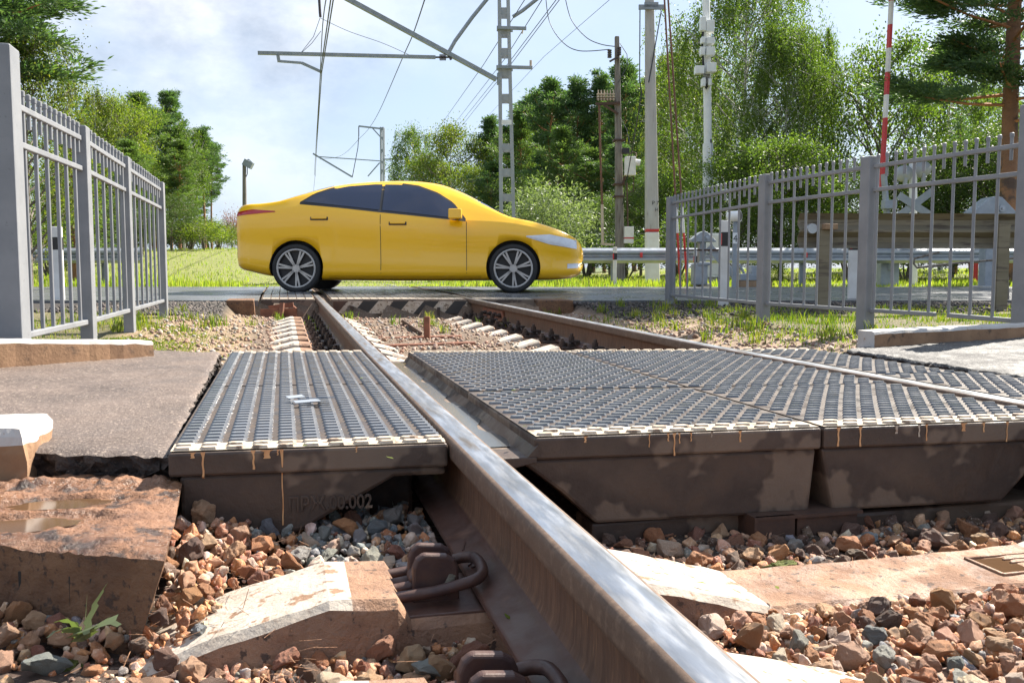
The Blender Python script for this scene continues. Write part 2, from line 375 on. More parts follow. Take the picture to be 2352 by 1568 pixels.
tag(struct(sheet('road', lambda v: -90, lambda v: uX(DXL-.015, v), 'road_wet')), 'wet grey asphalt road left of the rails', 'road')
tag(struct(sheet('road', lambda v: uX(DXR+.015, v), lambda v: 90, 'road_wet')), 'wet grey asphalt road right of the rails', 'road')

# ------------------------------------------------------------------ stones
from mathutils import noise as mn
def rock(seed, cuts):
    r = random.Random(seed); bm = bmesh.new()
    ax = (1.0, r.uniform(.62, .9), r.uniform(.5, .78))
    for i in range(r.randint(11, 17)):
        p = Vector((r.gauss(0, 1), r.gauss(0, 1), r.gauss(0, 1))).normalized()*r.uniform(.82, 1.08)
        bm.verts.new((p.x*ax[0], p.y*ax[1], p.z*ax[2]))
    res = bmesh.ops.convex_hull(bm, input=bm.verts)
    for v in [v for v in bm.verts if not v.link_faces]: bm.verts.remove(v)
    bmesh.ops.bevel(bm, geom=list(bm.edges), offset=.045, segments=1, affect='EDGES')
    bmesh.ops.triangulate(bm, faces=bm.faces)
    if cuts: bmesh.ops.subdivide_edges(bm, edges=[e for e in bm.edges if e.calc_length() > .25], cuts=cuts, use_grid_fill=True)
    bmesh.ops.triangulate(bm, faces=bm.faces)
    bm.normal_update()
    off = Vector((seed*3.1, seed*1.7, seed))
    for v in bm.verts: v.co += v.normal*(mn.noise(v.co*2.2+off)*.11+mn.noise(v.co*5.5+off)*.075)
    return bm
NROCK = 14
HI = []; LOV = []
for i in range(NROCK):
    b_ = rock(i+1, 3 if i % 2 else 2); m_ = bpy.data.meshes.new('ballast_stone'); b_.to_mesh(m_); b_.free(); m_.materials.append(MATS['stone']); HI.append(m_)
    b_ = rock(i+1, 1); b_.verts.ensure_lookup_table()
    LOV.append((np.array([v.co[:] for v in b_.verts], 'f4'), np.array([[v.index for v in f.verts] for f in b_.faces], 'i4'))); b_.free()
def tiny(seed):
    b_ = bmesh.new(); bmesh.ops.create_icosphere(b_, subdivisions=1, radius=1); r = random.Random(seed)
    for v in b_.verts: v.co *= r.uniform(.7, 1.15); v.co.z *= .75
    out = (np.array([v.co[:] for v in b_.verts], 'f4'), np.array([[v.index for v in f.verts] for f in b_.faces], 'i4')); b_.free(); return out
TINY = [tiny(i) for i in range(8)]
SC_ = {'rust orange': (.52, .24, .105), 'brick red': (.37, .16, .095), 'pinkish tan': (.60, .36, .22), 'pale cream': (.68, .54, .42), 'mid grey': (.34, .33, .31), 'blue grey': (.22, .24, .25), 'dark brown': (.17, .10, .07)}
SW = ['rust orange']*8+['brick red']*4+['pinkish tan']*10+['pale cream']*3+['mid grey']*1+['blue grey']*1+['dark brown']*2
def merge_stones(name, items, protos, label, cat):
    Vs, Fs, Cs = [], [], []; o = 0
    for p, s, R, c, k in items:
        v, f = protos[k % len(protos)]; M = np.array(R, 'f4')
        q = (v*s)@M.T+np.array(p, 'f4'); Vs.append(q); Fs.append(f+o); o += len(v)
        Cs.append(np.tile(np.array(c+(1,), 'f4'), (len(v), 1)))
    me = np_mesh(name, np.vstack(Vs), np.vstack(Fs), ['stone_bed'])
    a = me.color_attributes.new('stone', 'FLOAT_COLOR', 'POINT'); a.data.foreach_set('color', np.vstack(Cs).ravel())
    return tag(link(name, me), label, cat, kind='stuff')
def rndrot(r, tilt=1.0):
    from mathutils import Euler
    return Euler((r.uniform(-PI, PI)*tilt, r.uniform(-PI, PI)*tilt, r.uniform(-PI, PI))).to_matrix()
def jit(c, r, a=.18):
    k = r.uniform(1-a, 1+a); return tuple(min(.8, x*k*r.uniform(.93, 1.07)) for x in c)

# layout numbers shared by rails, sleepers, decks
XL, XR = .38, 1.985
SLEEP_Y = [1.03+.485*k for k in range(0, 20)]
BLK = [onz(375, 1272, -.07), onz(418, 1088, -.07)]
def bedz(X, Y):
    v = vof(X, Y)
    if X < .3: return lerp(-.240, -.198, sstep(1.35, 1.95, Y))+.038*sstep(.0, -.16, X)*sstep(1.40, 1.52, Y)
    return lerp(-.232 if X > .7 else -.25, -.268, sstep(1.2, 1.7, Y))
def blocked(X, Y, r):
    if Y > 2.02-.13*X*0+.03 : return True
    if abs(X-XL) < .08+r*.8: return True
    for ys in SLEEP_Y[:2]:
        if abs(Y-ys) < .115+r*.7 and X > -.11-r and not (ys < 1.2 and X > .70): return True
    bx = lerp(BLK[0].x, BLK[1].x, (Y-BLK[0].y)/(BLK[1].y-BLK[0].y))
    if Y > BLK[0].y+.55*max(0, BLK[0].x-X)-r and X < bx-.012: return True
    return False
def visible(X, Y, z, pad=0):
    d = Vector((X, Y, z))-CC; zz = d.dot(cF)
    if zz < .1: return False
    x = PW/2+FPX*d.dot(cR)/zz; y = PH/2-FPX*d.dot(cU)/zz
    return -40 < x < PW+40 and y < PH+60
pts = []; r = random.Random(11); cell = {}
def near_ok(X, Y, rad):
    cx, cy = int(X//.08), int(Y//.08)
    for i in (-1, 0, 1):
        for j in (-1, 0, 1):
            for (a, b, c) in cell.get((cx+i, cy+j), ()):
                if (a-X)**2+(b-Y)**2 < ((c+rad)*.80)**2: return False
    return True
for tries in range(60000):
    X, Y = r.uniform(-.62, 2.1), r.uniform(.55, 2.05)
    rad = r.choice([r.uniform(.017, .026), r.uniform(.022, .034), r.uniform(.011, .02)]) if tries < 20000 else r.uniform(.009, .02)
    if blocked(X, Y, rad) or not visible(X, Y, -.22) or not near_ok(X, Y, rad): continue
    cell.setdefault((int(X//.08), int(Y//.08)), []).append((X, Y, rad)); pts.append((X, Y, rad))
def zone(X, Y):
    if X < XL: return 'behind the near sleeper on the left side of the rail' if Y > 1.5 else 'in the loose foreground bed left of the near rail'
    return 'in the shaded strip under the deck between the rails' if Y > 1.5 else 'in the loose foreground bed between the rails'
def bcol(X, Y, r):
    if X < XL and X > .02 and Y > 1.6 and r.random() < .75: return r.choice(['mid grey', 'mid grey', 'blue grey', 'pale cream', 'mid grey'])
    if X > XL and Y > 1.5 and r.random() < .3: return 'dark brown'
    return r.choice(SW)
order = sorted(pts, key=lambda p: -p[2]/(vof(p[0], p[1])))
bed = []
for i, (X, Y, rad) in enumerate(order):
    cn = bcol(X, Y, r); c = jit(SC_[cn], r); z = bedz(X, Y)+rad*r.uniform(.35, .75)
    if i < 290:
        o = bpy.data.objects.new('ballast_stone', HI[i % NROCK]); COL.objects.link(o); o.location = (X, Y, z)
        o.rotation_euler = (r.uniform(-.9, .9)+PI*r.choice((0, 1)), r.uniform(-.9, .9), r.uniform(-PI, PI)); o.scale = (rad*1.18,)*3; o.color = c+(1,)
        lb = cn+' crushed stone '+zone(X, Y); tag(o, lb, 'stone', cn+' stones '+zone(X, Y))
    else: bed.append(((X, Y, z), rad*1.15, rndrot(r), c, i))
for k in range(6000):                                     # the layer below
    X, Y = r.uniform(-.66, 2.15), r.uniform(.5, 2.2); rad = r.uniform(.012, .024)
    if blocked(X, Y-.1, 0) or not visible(X, Y, -.25): continue
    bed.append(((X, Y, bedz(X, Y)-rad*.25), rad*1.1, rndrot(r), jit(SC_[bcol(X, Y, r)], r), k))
merge_stones('ballast', bed, LOV, 'small crushed ballast filling in around the larger stones by the near rail', 'ballast')
fines = []
for k in range(7000):
    X, Y = r.uniform(-.62, 2.1), r.uniform(.7, 2.0); rad = r.uniform(.003, .008)
    if blocked(X, Y, 0) or not visible(X, Y, -.24): continue
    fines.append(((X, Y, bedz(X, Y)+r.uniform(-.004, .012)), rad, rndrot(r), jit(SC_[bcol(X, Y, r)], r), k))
merge_stones('ballast_fines', fines, TINY, 'grit and fine chips between the crushed stones by the near rail', 'grit')
# fine gravel between the two crossings
it = []; pal = [(.40, .27, .19), (.34, .20, .13), (.46, .35, .27), (.24, .15, .10), (.36, .33, .30)]
for k in range(6500):
    X, Y = r.uniform(-.95, 3.7), r.uniform(3.9, 9.9)
    if vof(X, Y) > (9.7 if -.6 < X < 3 else 8.35+.2*r.random()): continue
    rad = r.uniform(.007, .02)*(1.5 if r.random() < .06 else 1)
    it.append(((X, Y, gz(X, Y)+rad*.25), rad, rndrot(r), jit(r.choice(pal), r), k))
merge_stones('gravel', it, TINY, 'pinkish brown fine gravel between the footpath deck and the road', 'gravel')
it = []; pal = [(.05, .042, .038), (.035, .03, .027), (.075, .062, .055), (.028, .023, .021), (.12, .095, .08)]
for k in range(15000):
    u, v = (r.uniform(-4.4, 8.5) if k < 10000 else r.uniform(-4, -2.4)), r.uniform(8.1, 10.0)
    p = uv(u, v)
    if -.6 < p.x < 3.02: continue
    rad = r.uniform(.009, .026)
    it.append(((p.x, p.y, gz(p.x, p.y)+rad*.2), rad, rndrot(r), jit(r.choice(pal), r, .3), k))
for k in range(2500):
    u, v = r.uniform(-9, 14), V1+abs(r.gauss(0, .12)); p = uv(u, v); rad = r.uniform(.012, .03)
    it.append(((p.x, p.y, gz(p.x, p.y)+rad*.3), rad, rndrot(r), jit(r.choice(pal), r, .3), k))
merge_stones('gravel', it, TINY, 'dark grey crushed gravel banked against the road edges', 'gravel')

# ------------------------------------------------------------------ grass
def blades(name, P, H, Wd, mats, label, lean=.35, seed=1):
    rs = np.random.RandomState(seed); n = len(P); P = np.asarray(P, 'f4'); H = np.asarray(H, 'f4')[:, None]; Wd = np.asarray(Wd, 'f4')[:, None]
    a = rs.uniform(0, 2*PI, n); sd = np.stack([np.cos(a), np.sin(a), 0*a], 1); b = rs.uniform(0, 2*PI, n)
    ln = np.stack([np.cos(b), np.sin(b), 0*b], 1)*rs.uniform(.1, 1, (n, 1))*lean
    up = np.array([0, 0, 1.])
    v0 = P-sd*Wd/2; v1 = P+sd*Wd/2; mid = P+(up*.6+ln*.4)*H; v2 = mid+sd*Wd*.38; v3 = mid-sd*Wd*.38; tip = P+(up*(1-.25*lean)+ln)*H
    V = np.stack([v0, v1, v2, v3, tip], 1).reshape(-1, 3); i = np.arange(n)[:, None]*5
    F = np.concatenate([i+np.array([[0, 1, 2]]), i+np.array([[0, 2, 3]]), i+np.array([[3, 2, 4]])], 0)
    return tag(link(name, np_mesh(name, V, F, mats)), label, 'grass', kind='stuff')
P, H, Wd = [], [], []
for k in range(46000):
    v = V1+.5+24*r.random()**1.6; u = r.uniform(-.62*v-1, .64*v+1)
    p = uv(u, v)
    if -.7 < p.x < 3.1 and abs(p.x-.38) < .1: continue
    x = .5+.5*math.sin(u*.7+v*.4)
    P.append((p.x, p.y, gz(p.x, p.y)-.01)); H.append(r.uniform(.05, .17)*(.6+.6*x)*(.5 if -.7 < p.x < 3.1 else 1)); Wd.append(r.uniform(.008, .02))
blades('meadow_grass', P, H, Wd, ['grass_blade'], 'tall yellow green meadow grass beyond the road', .4, 2)
P, H, Wd = [], [], []
def verge(n, fx, h0, h1, w0=.004, w1=.009, dens=None):
    for k in range(n):
        X, Y = fx(); c = .5+.5*math.sin(X*3.1+Y*1.7)*math.sin(X*1.3-Y*2.9)
        if r.random() > c*1.1+.08 or vof(X, Y) > 8.55+.25*c: continue
        P.append((X, Y, gz(X, Y)-.005)); H.append(r.uniform(h0, h1)*(.4+.5*c)); Wd.append(r.uniform(w0, w1))
verge(16000, lambda: (lerp(2.75, 7.5, r.random()**.9), r.uniform(4.2, 9.2)), .02, .085)
verge(9000, lambda: (r.uniform(3.1, 8), r.uniform(4.6, 8.6)), .03, .11)
verge(9000, lambda: (r.uniform(-2.2, -.55), r.uniform(4.3, 8.4)), .012, .05, .003, .007)
verge(5000, lambda: (r.uniform(-4.5, -1.2), r.uniform(4.3, 9)), .02, .12)
verge(14000, lambda: (-1.05+abs(r.gauss(0, .26)), r.uniform(4.35, 7.6)), .012, .045, .003, .007)
for k in range(90):                                         # tufts
    X, Y = r.choice([(r.uniform(2.9, 4.2), r.uniform(5, 9)), (r.uniform(-1.0, 2.9), r.uniform(7.4, 9.6)), (r.uniform(-1.3, -.5), r.uniform(6.5, 8.3)), (r.uniform(3.0, 4.4), r.uniform(6, 9))])
    for j in range(r.randint(14, 34)):
        P.append((X+r.gauss(0, .03), Y+r.gauss(0, .03), gz(X, Y)-.005)); H.append(r.uniform(.03, .14)); Wd.append(r.uniform(.004, .011))
blades('verge_grass', P, H, Wd, ['verge_blade'], 'short patchy green grass around the two grey fences', .6, 3)
# ------------------------------------------------------------------ rails
HALF = [(.075, -.180), (.075, -.171), (.070, -.168), (.030, -.155), (.016, -.146), (.0105, -.132), (.009, -.10), (.010, -.062), (.014, -.052), (.034, -.044), (.0372, -.041), (.0378, -.034), (.0372, -.013), (.0355, -.007), (.0315, -.0030), (.0265, -.0014), (.018, -.0004), (.008, 0)]
PROF = [(-x, z) for x, z in HALF]+[(x, z) for x, z in HALF[::-1]]
YS = [-1, 0, 4, 6, 8, 9.5, 11, 13, 16, 22, 30, 45, 70, 110]
def curve_x(Y): return .0009*max(0, Y-18)**2*.5
def rail_mesh(X):
    b = MB(); n = len(PROF)
    vs = [Vector((X+x+curve_x(Y), Y, z+railz(Y))) for Y in YS for x, z in PROF]
    b.v = vs
    for i in range(len(YS)-1):
        for j in range(n):
            k = (j+1) % n; z = (PROF[j][1]+PROF[k][1])/2
            mi = 0 if z > -.0011 else (1 if z > -.046 else (2 if z > -.150 else 3))
            b.f.append((i*n+j, i*n+k, (i+1)*n+k, (i+1)*n+j)); b.m.append(mi); b.s.append(-.17 < z)
    b.f.append(tuple(range(n))); b.m.append(1); b.s.append(False)
    b.f.append(tuple(range((len(YS)-1)*n, len(YS)*n))[::-1]); b.m.append(1); b.s.append(False)
    return b
RM = ['rail_top', 'rail_head', 'rail_web', 'rail_foot']
r1 = thing('rail', (XL, 0, -.18), 'near steel rail with bright polished top running up through the foreground', 'rail')
rail_mesh(XL).build('rail_bar', RM, r1)
b = MB()                                                     # raised maker's strokes rolled into the foot
for (x0, y0, x1, y1) in ((-.060, 1.66, -.048, 1.70), (-.063, 1.63, -.055, 1.645), (-.062, 1.60, -.048, 1.615), (-.066, 1.575, -.046, 1.60), (-.064, 1.56, -.05, 1.562)):
    f = lambda x: -.168+(x+.075)*.29
    b.bar((XL+x0, y0, f(x0)), (XL+x1, y1, f(x1)), .0025, .003, 0)
b.build('cast_mark', ['rail_foot'], r1)
r2 = thing('rail', (XR, 0, -.18), 'far steel rail passing behind the middle deck with a bolted joint near the road', 'rail')
rail_mesh(XR).build('rail_bar', RM, r2)
b = MB()
zz = railz(8.5)
b.prism([(XR-.010, 8.15, -.055+zz), (XR-.034, 8.15, -.06+zz), (XR-.030, 8.15, -.075+zz), (XR-.022, 8.15, -.13+zz), (XR-.05, 8.15, -.15+zz), (XR-.012, 8.15, -.15+zz)], (0, .85, 0))
fp = b.build('joint_bar', ['rust'], r2)
b = MB()
for Y in (8.24, 8.42, 8.62, 8.84):
    b.cyl((XR-.02, Y, -.10+zz), (XR-.055, Y, -.10+zz), .020, 6); b.cyl((XR-.05, Y, -.10+zz), (XR-.075, Y, -.10+zz), .012, 8)
b.build('bolt', ['old_iron'], fp)

# ------------------------------------------------------------------ sleepers
TOP = [(-.24, -.235), (-.10, -.189), (.03, -.158), (.06, -.150), (.166, -.156), (.188, -.192), (.575, -.192), (.592, -.166), (.65, -.180), (.83, -.230), (1.18, -.234)]
cx = (XL+XR)/2
TOP = TOP+[(2*cx-x, z) for x, z in TOP[::-1][1:]]
def white_at(x):
    q = abs(x-cx); return .34 < q < .62 or .745+.0 < q < .98 if False else (q < 10 and ((.345 < q < .56) or (1.08 < q < 1.30)))
def sleeper(Y, seed, long_white=False):
    b = MB(); rr = random.Random(seed); xs = []
    for (x0, z0), (x1, z1) in zip(TOP, TOP[1:]):
        k = max(1, int((x1-x0)/.03)); xs += [(lerp(x0, x1, i/k), lerp(z0, z1, i/k)) for i in range(k)]
    xs.append(TOP[-1]); zo = railz(Y); rows = []
    for x, z in xs:
        e = lambda a: rr.uniform(-a, a)
        rows.append([(x, Y-.140, z+zo-.13), (x, Y-.112+e(.002), z+zo-.012+e(.002)), (x, Y-.098+e(.002), z+zo+e(.0015)), (x, Y+.098, z+zo+e(.0015)), (x, Y+.112, z+zo-.012), (x, Y+.140, z+zo-.13)])
    n = len(xs); b.v = [Vector(p) for rw in rows for p in rw]
    for i in range(n-1):
        q = abs((xs[i][0]+xs[i+1][0])/2-cx)
        for j in range(5):
            up = j in (1, 2, 3) or long_white
            wh = up and ((.352 < q < .58) or (1.10 < q < 1.42))
            b.f.append((i*6+j, (i+1)*6+j, (i+1)*6+j+1, i*6+j+1)); b.m.append(1 if wh else 0); b.s.append(False)
    b.f.append((0, 1, 2, 3, 4, 5)); b.m.append(0); b.s.append(False); b.f.append(tuple(range((n-1)*6, n*6))[::-1]); b.m.append(0); b.s.append(False)
    return b
TXT = ['concrete sleeper with chipped white paint, just in front of the deck plates',
       'concrete sleeper at the bottom edge of the photo under the nearest clip']
mid = ['first white-ended sleeper behind the footpath deck', 'second white-ended sleeper behind the footpath deck', 'third white-ended sleeper behind the footpath deck', 'fourth white-ended sleeper behind the footpath deck', 'fifth white-ended sleeper, midway between footpath deck and road deck', 'sixth white-ended sleeper behind the footpath deck', 'seventh white-ended sleeper behind the footpath deck', 'eighth white-ended sleeper, two before the road deck', 'ninth white-ended sleeper, just before the striped road deck', 'white-ended sleeper at the foot of the striped steel plate', 'white-ended sleeper half under the road deck edge']
def fastening(loc, side, label):
    t = thing('rail_fastening', loc, label, 'rail fastening', 'bolted rail fastenings between the decks'); x, y, z = loc; s = side
    b = MB(); b.box((x, y, z+.008), (.14, .14, .016)); b.box((x-s*.02, y, z+.03), (.02, .13, .03)); b.build('base_plate', ['old_iron'], t, bevel=.003)
    for dx, dy in ((-s*.055, 0), (s*.012, .0)):
        b = MB(); h = .055 if dx*s < 0 else .085
        b.cyl((x+dx, y+dy, z+.012), (x+dx, y+dy, z+.026), .03, 12); b.cyl((x+dx, y+dy, z+.026), (x+dx, y+dy, z+.034), .026, 12)
        b.cyl((x+dx, y+dy, z+.034), (x+dx, y+dy, z+h), .021, 6, sm=False); b.cyl((x+dx, y+dy, z+h), (x+dx, y+dy, z+h+.018), .012, 8)
        b.build('bolt', ['old_iron'], t)
    b = MB(); b.box((x+s*.035, y, z+.05), (.06, .065, .016)); b.box((x+s*.058, y, z+.035), (.015, .065, .03)); b.build('clamp', ['old_iron'], t, bevel=.004)
    return t
for i, Y in enumerate(SLEEP_Y):
    if i < 2: lb = TXT[1-i]
    elif Y < 4.15 or i-7 >= len(mid) or Y > 9.7: continue
    else: lb = None
    if lb is None:
        k = [q for q in SLEEP_Y if q >= 4.15].index(Y); lb = mid[k]
    o = sleeper(Y, i, i > 1).build('sleeper', ['sleeper', 'white_wash'], origin=(cx, Y, -.25)); tag(o, lb, 'sleeper', 'concrete railway sleepers')
    if i > 1:
        k1 = mid[k].split(' ')[0]
        z = -.19+railz(Y)
        fastening((XL-.105, Y, z), 1, 'dark bolted near rail fastening on the '+lb.split(',')[0].replace('white-ended ', ''))
        fastening((XR-.105, Y, z), 1, 'dark bolted far rail fastening on the '+lb.split(',')[0].replace('white-ended ', ''))
# pad recess with water in the front sleeper
Y = SLEEP_Y[1]
t = thing('puddle', (1.45, Y, -.232), 'wet rectangular recess in the top of the front sleeper', 'puddle')
b = MB(); b.box((1.47, Y-.005, -.2325), (.20, .085, .003)); b.build('water_film', ['water'], t, bevel=.001)
b = MB()
for dx, dy, sx, sy in ((0, .046, .22, .008), (0, -.056, .22, .008), (-.108, -.005, .008, .10), (.108, -.005, .008, .10), (.02, 0, .12, .007), (.02, .02, .12, .007)): b.box((1.47+dx, Y+dy, -.2315), (sx, sy, .008))
b.build('recess_rim', ['sleeper'], t, bevel=.002)

# spring loop fastenings on the two foreground sleepers
def loop_clip(Y, label):
    x0 = .262; z0 = -.178
    t = thing('rail_clip', (x0, Y, z0), label, 'rail clip', 'looped spring clips holding the near rail')
    b = MB()
    for dy in (-.029, .029):                                 # two arched cheeks of the anchor
        pr = [(-.042, -.02), (-.042, .045), (-.036, .058), (-.024, .066), (.016, .062), (.030, .054), (.036, .042), (.038, -.02)]
        b.prism([(x0-.02+px, Y+dy-.009, z0+pz*1.08) for px, pz in pr], (0, .018, 0))
    b.prism([(x0-.066, Y-.02, z0+.026), (x0-.052, Y-.02, z0+.038), (x0-.022, Y-.02, z0+.034), (x0-.015, Y-.02, z0+.042), (x0+.008, Y-.02, z0+.022), (x0+.008, Y-.02, z0-.02), (x0-.06, Y-.02, z0-.02)], (0, .04, 0))
    b.build('anchor', ['dark_iron'], t, bevel=.006, seg=3)
    b = MB(); P_ = []
    def arc(cx_, cy_, rr, a0, a1, z0_, z1_, n=9):
        return [(cx_+rr*math.cos(lerp(a0, a1, i/n)), cy_+rr*math.sin(lerp(a0, a1, i/n)), lerp(z0_, z1_, i/n)) for i in range(n+1)]
    X1 = x0-.11; X2 = x0+.048
    near = [(x0-.02, Y-.014, z0+.016)]+[(X1+.03, Y-.014, z0+.008)]+arc(X1+.012, Y-.036, .022, PI/2, PI*1.5, z0+.006, z0+.008)
    near += [(x0-.03, Y-.060, z0+.014)]+[(x0+.0, Y-.062, z0+.02)]+arc(X2-.02, Y-.032, .030, -PI/2, 0, z0+.026, z0+.036, 6)
    far = [(px, 2*Y-py, pz) for px, py, pz in near[::-1]]
    b.tube(near+[(X2+.012, Y-.012, z0+.037), (X2+.012, Y+.012, z0+.037)]+far, .0098, 12)
    b.build('spring_rod', ['dark_iron'], t)
    b = MB(); b.box((x0-.02, Y, z0-.014), (.22, .19, .008)); b.build('pad', ['rail_foot'], t, bevel=.002)
    return t
loop_clip(SLEEP_Y[1], 'looped iron spring clip on the front sleeper with a small grey stone caught in it')
loop_clip(SLEEP_Y[0]+.02, 'looped iron spring clip cut off by the bottom edge of the photo')
o = bpy.data.objects.new('ballast_stone', HI[3]); COL.objects.link(o); o.location = (.262, SLEEP_Y[1]-.046, -.158); o.scale = (.021, .014, .020); o.rotation_euler = (.2, -.9, .6); o.color = (.34, .31, .24, 1)
tag(o, 'small grey stone wedged inside the loop of the nearer spring clip', 'stone')
o = bpy.data.objects.new('ballast_stone', HI[6]); COL.objects.link(o); o.location = (.152, SLEEP_Y[1]-.02, -.160); o.scale = (.034, .013, .012); o.rotation_euler = (.2, .1, .9); o.color = (.20, .085, .06, 1)
tag(o, 'thin red stone sliver leaning against the loop of the spring clip', 'stone')
def hero(px, py, z, s, rot, col, lab, k):
    p = onz(px, py, z); o = bpy.data.objects.new('ballast_stone', HI[k]); COL.objects.link(o); o.location = p; o.scale = s; o.rotation_euler = rot; o.color = col+(1,); tag(o, lab, 'stone')
hero(472, 1253, -.205, (.033, .03, .032), (.3, .2, 1), (.42, .21, .10), 'largest rounded orange stone beside the moss by the wet concrete block', 2)
hero(795, 1210, -.205, (.036, .028, .026), (.1, .4, .5), (.16, .175, .19), 'largest blue grey stone under the text on the deck front', 5)
hero(455, 1380, -.215, (.04, .03, .024), (.4, .1, 1.9), (.52, .47, .40), 'pale speckled stone leaning on the painted sleeper end', 9)
hero(1722, 1462, -.235, (.026, .024, .021), (.1, .5, .2), (.035, .033, .033), 'single black stone beside the rail at the lower right', 4)
hero(985, 1540, -.225, (.045, .034, .028), (.3, .4, .4), (.36, .39, .36), 'largest pale greenish grey stone at the bottom edge left of the rail', 8)

# ------------------------------------------------------------------ footpath decks (rubber tread plates)
def tread(b, P, nu_, nv_, pu, pv, wu, wv, h, e0=.07, e1=.07, mi=0, miw=1, off_=0):
    """studs over a patch: P(s,t) -> point, s and t in metres"""
    L, T = nu_, nv_
    rows = int(T/pv)+1
    oct_ = [(-.5, 0), (-.30, -.42), (.30, -.42), (.5, 0), (.30, .42), (-.30, .42)]
    for j in range(rows):
        t = (j+.5)*pv
        if t > T-.012: break
        off = off_*pu/2*(j % 2); i = 0
        while True:
            s = off+(i+.5)*pu; i += 1
            if s > L-.012: break
            white = t < e0 or t > T-e1
            lo = [P(s+a*wu, t+c*wv) for a, c in oct_]
            hi = [P(s+a*wu*.86, t+c*wv*.8)+Vector((0, 0, h)) for a, c in oct_]
            n = 6
            b.add(lo+hi, [tuple(range(n, 2*n))]+[(k, (k+1) % n, n+(k+1) % n, n+k) for k in range(n)], miw if white else mi)
def plate(name, label, X0, X1, Yf, Yb, t0, t1, bodies, front=False, rear=False, root_only=False, hh=.0058, pitch=(.0525, .040), lip=.057, edge=.006):
    """one deck plate between X0 and X1; Yf/Yb give the whole deck's front and back line, t0..t1 the share this plate takes"""
    def Q(X, t): return Vector((X, lerp(Yf(X), Yb(X), t), railz(lerp(Yf(X), Yb(X), t))))
    org = Q((X0+X1)/2, t0)+Vector((0, 0, -.2))
    th = thing(name, org, label, 'deck plate', 'rubber deck plates of the footpath crossing')
    D = lambda dz: Vector((0, 0, dz)); b = MB()
    z1 = -.006
    c = [Q(X0, t0), Q(X1, t0), Q(X1, t1), Q(X0, t1)]
    L = X1-X0; T = (Yb((X0+X1)/2)-Yf((X0+X1)/2))*(t1-t0); fw = .085/T
    b.hexa([p+D(-lip) for p in c], [p+D(z1-.0005) for p in c], 0)
    b.build('slab', ['deck_side'], th, bevel=edge)
    b = MB(); m = .008
    ta, tb = t0+(fw*(t1-t0) if front else .004), t1-(fw*(t1-t0) if rear else .004)
    m = .003; cc = [Q(X0+m, ta), Q(X1-m, ta), Q(X1-m, tb), Q(X0+m, tb)]
    b.add([p+D(z1+.002) for p in cc], [(0, 1, 2, 3)], 0)
    for k, flag in ((0, front), (1, rear)):
        if flag:
            ts = (t0+.003, ta) if k == 0 else (tb, t1-.003); n = 24
            top = [Q(lerp(X0+.004, X1-.004, i/n), ts[0]) for i in range(n+1)]; bot = [Q(lerp(X0+.004, X1-.004, i/n), ts[1]) for i in range(n+1)]
            b.add([p+D(z1+.0024) for p in top+bot], [(i, i+1, n+2+i, n+1+i) for i in range(n)], 2)
    P_ = lambda s, t: Q(X0+.003+s*(L-.006)/L, t0+(t1-t0)*t/T)+D(z1+.002)
    tread(b, P_, L, T, pitch[0], pitch[1], .0425, .0265, hh, .078 if front else -1, .078 if rear else -1, 1, 2, 1 if X0 > .4 else 0)
    b.build('tread', ['deck_floor', 'deck_rubber', 'cream_paint'], th)
    for poly in bodies:
        y0 = Yf((X0+X1)/2)+.014; b = MB(); ln = (Yb(X0)-Yf(X0))*(t1-t0)-.03
        b.prism([Q(x, t0)+Vector((0, .016, z+lip-lip)) for x, z in poly], (0, ln, 0)); b.build('slab_body', ['deck_side'], th, bevel=.008)
    return th, Q
YfL = lambda X: 1.93-.06*X; YbL = lambda X: 4.20-.17*X
YfM = lambda X: 1.955-.06*X; YbM = lambda X: 4.14-.17*X
bodyL = [[(-.215, -.058), (-.215, -.215), (.02, -.19), (.225, -.078), (.335, -.078), (.335, -.058)]]
pl, Q = plate('deck_plate', 'left deck plate with cream front edge and embossed lettering on its front', -.235, .337, YfL, YbL, 0, .46, bodyL, front=True)
# cream drips and the embossed lettering
def drips(root, Yfun, lst, z0=-.006):
    for x, ln, wd, kind in lst:
        n = 9; L_, R_, ph = [], [], x*40
        for k in range(n+1):
            z = z0-ln*k/n; y = Yfun(x)-.0014+(.0155 if z < -.058 else 0); w_ = wd*(1.0 if k < 2 else .62 if k < n-1 else .8)*(.5 if k == n else .5); wob = .0007*math.sin(k*1.3+ph)
            if k == 0: w_ *= 1.7
            L_.append((x+wob-w_, y, z)); R_.append((x+wob+w_, y, z))
        b = MB(); b.add(L_+R_, [(i, i+1, n+2+i, n+1+i) for i in range(n)], 0); b.build('paint_drip', ['cream_paint' if kind else 'paint_drip'], root)
drips(pl, YfL, [(-.167, .058, .006, 0), (-.067, .040, .006, 0), (-.187, .012, .010, 0), (-.04, .018, .018, 0), (-.018, .012, .004, 0), (.143, .012, .004, 0)])
drips(pl, YfL, [(-.010, .165, .0042, 0)])
def text_mesh(s, size, ext, bevel=0):
    cu = bpy.data.curves.new('lettering', 'FONT'); cu.body = s; cu.size = size; cu.extrude = ext; cu.bevel_depth = bevel
    ob = bpy.data.objects.new('lettering', cu); COL.objects.link(ob); dg = bpy.context.evaluated_depsgraph_get(); dg.update()
    me = bpy.data.meshes.new_from_object(ob.evaluated_get(dg)); bpy.data.objects.remove(ob); bpy.data.curves.remove(cu); return me
def lettering(s, size, ext, loc, rot, matn, root, name='lettering', sx=1.0, bevel=0):
    me = text_mesh(s, size, ext, bevel); me.materials.clear(); me.materials.append(MATS[matn])
    o = bpy.data.objects.new(name, me); COL.objects.link(o); o.parent = root; o.location = Vector(loc)-Vector(root.location); o.rotation_euler = rot; o.scale = (sx, 1, 1); return o
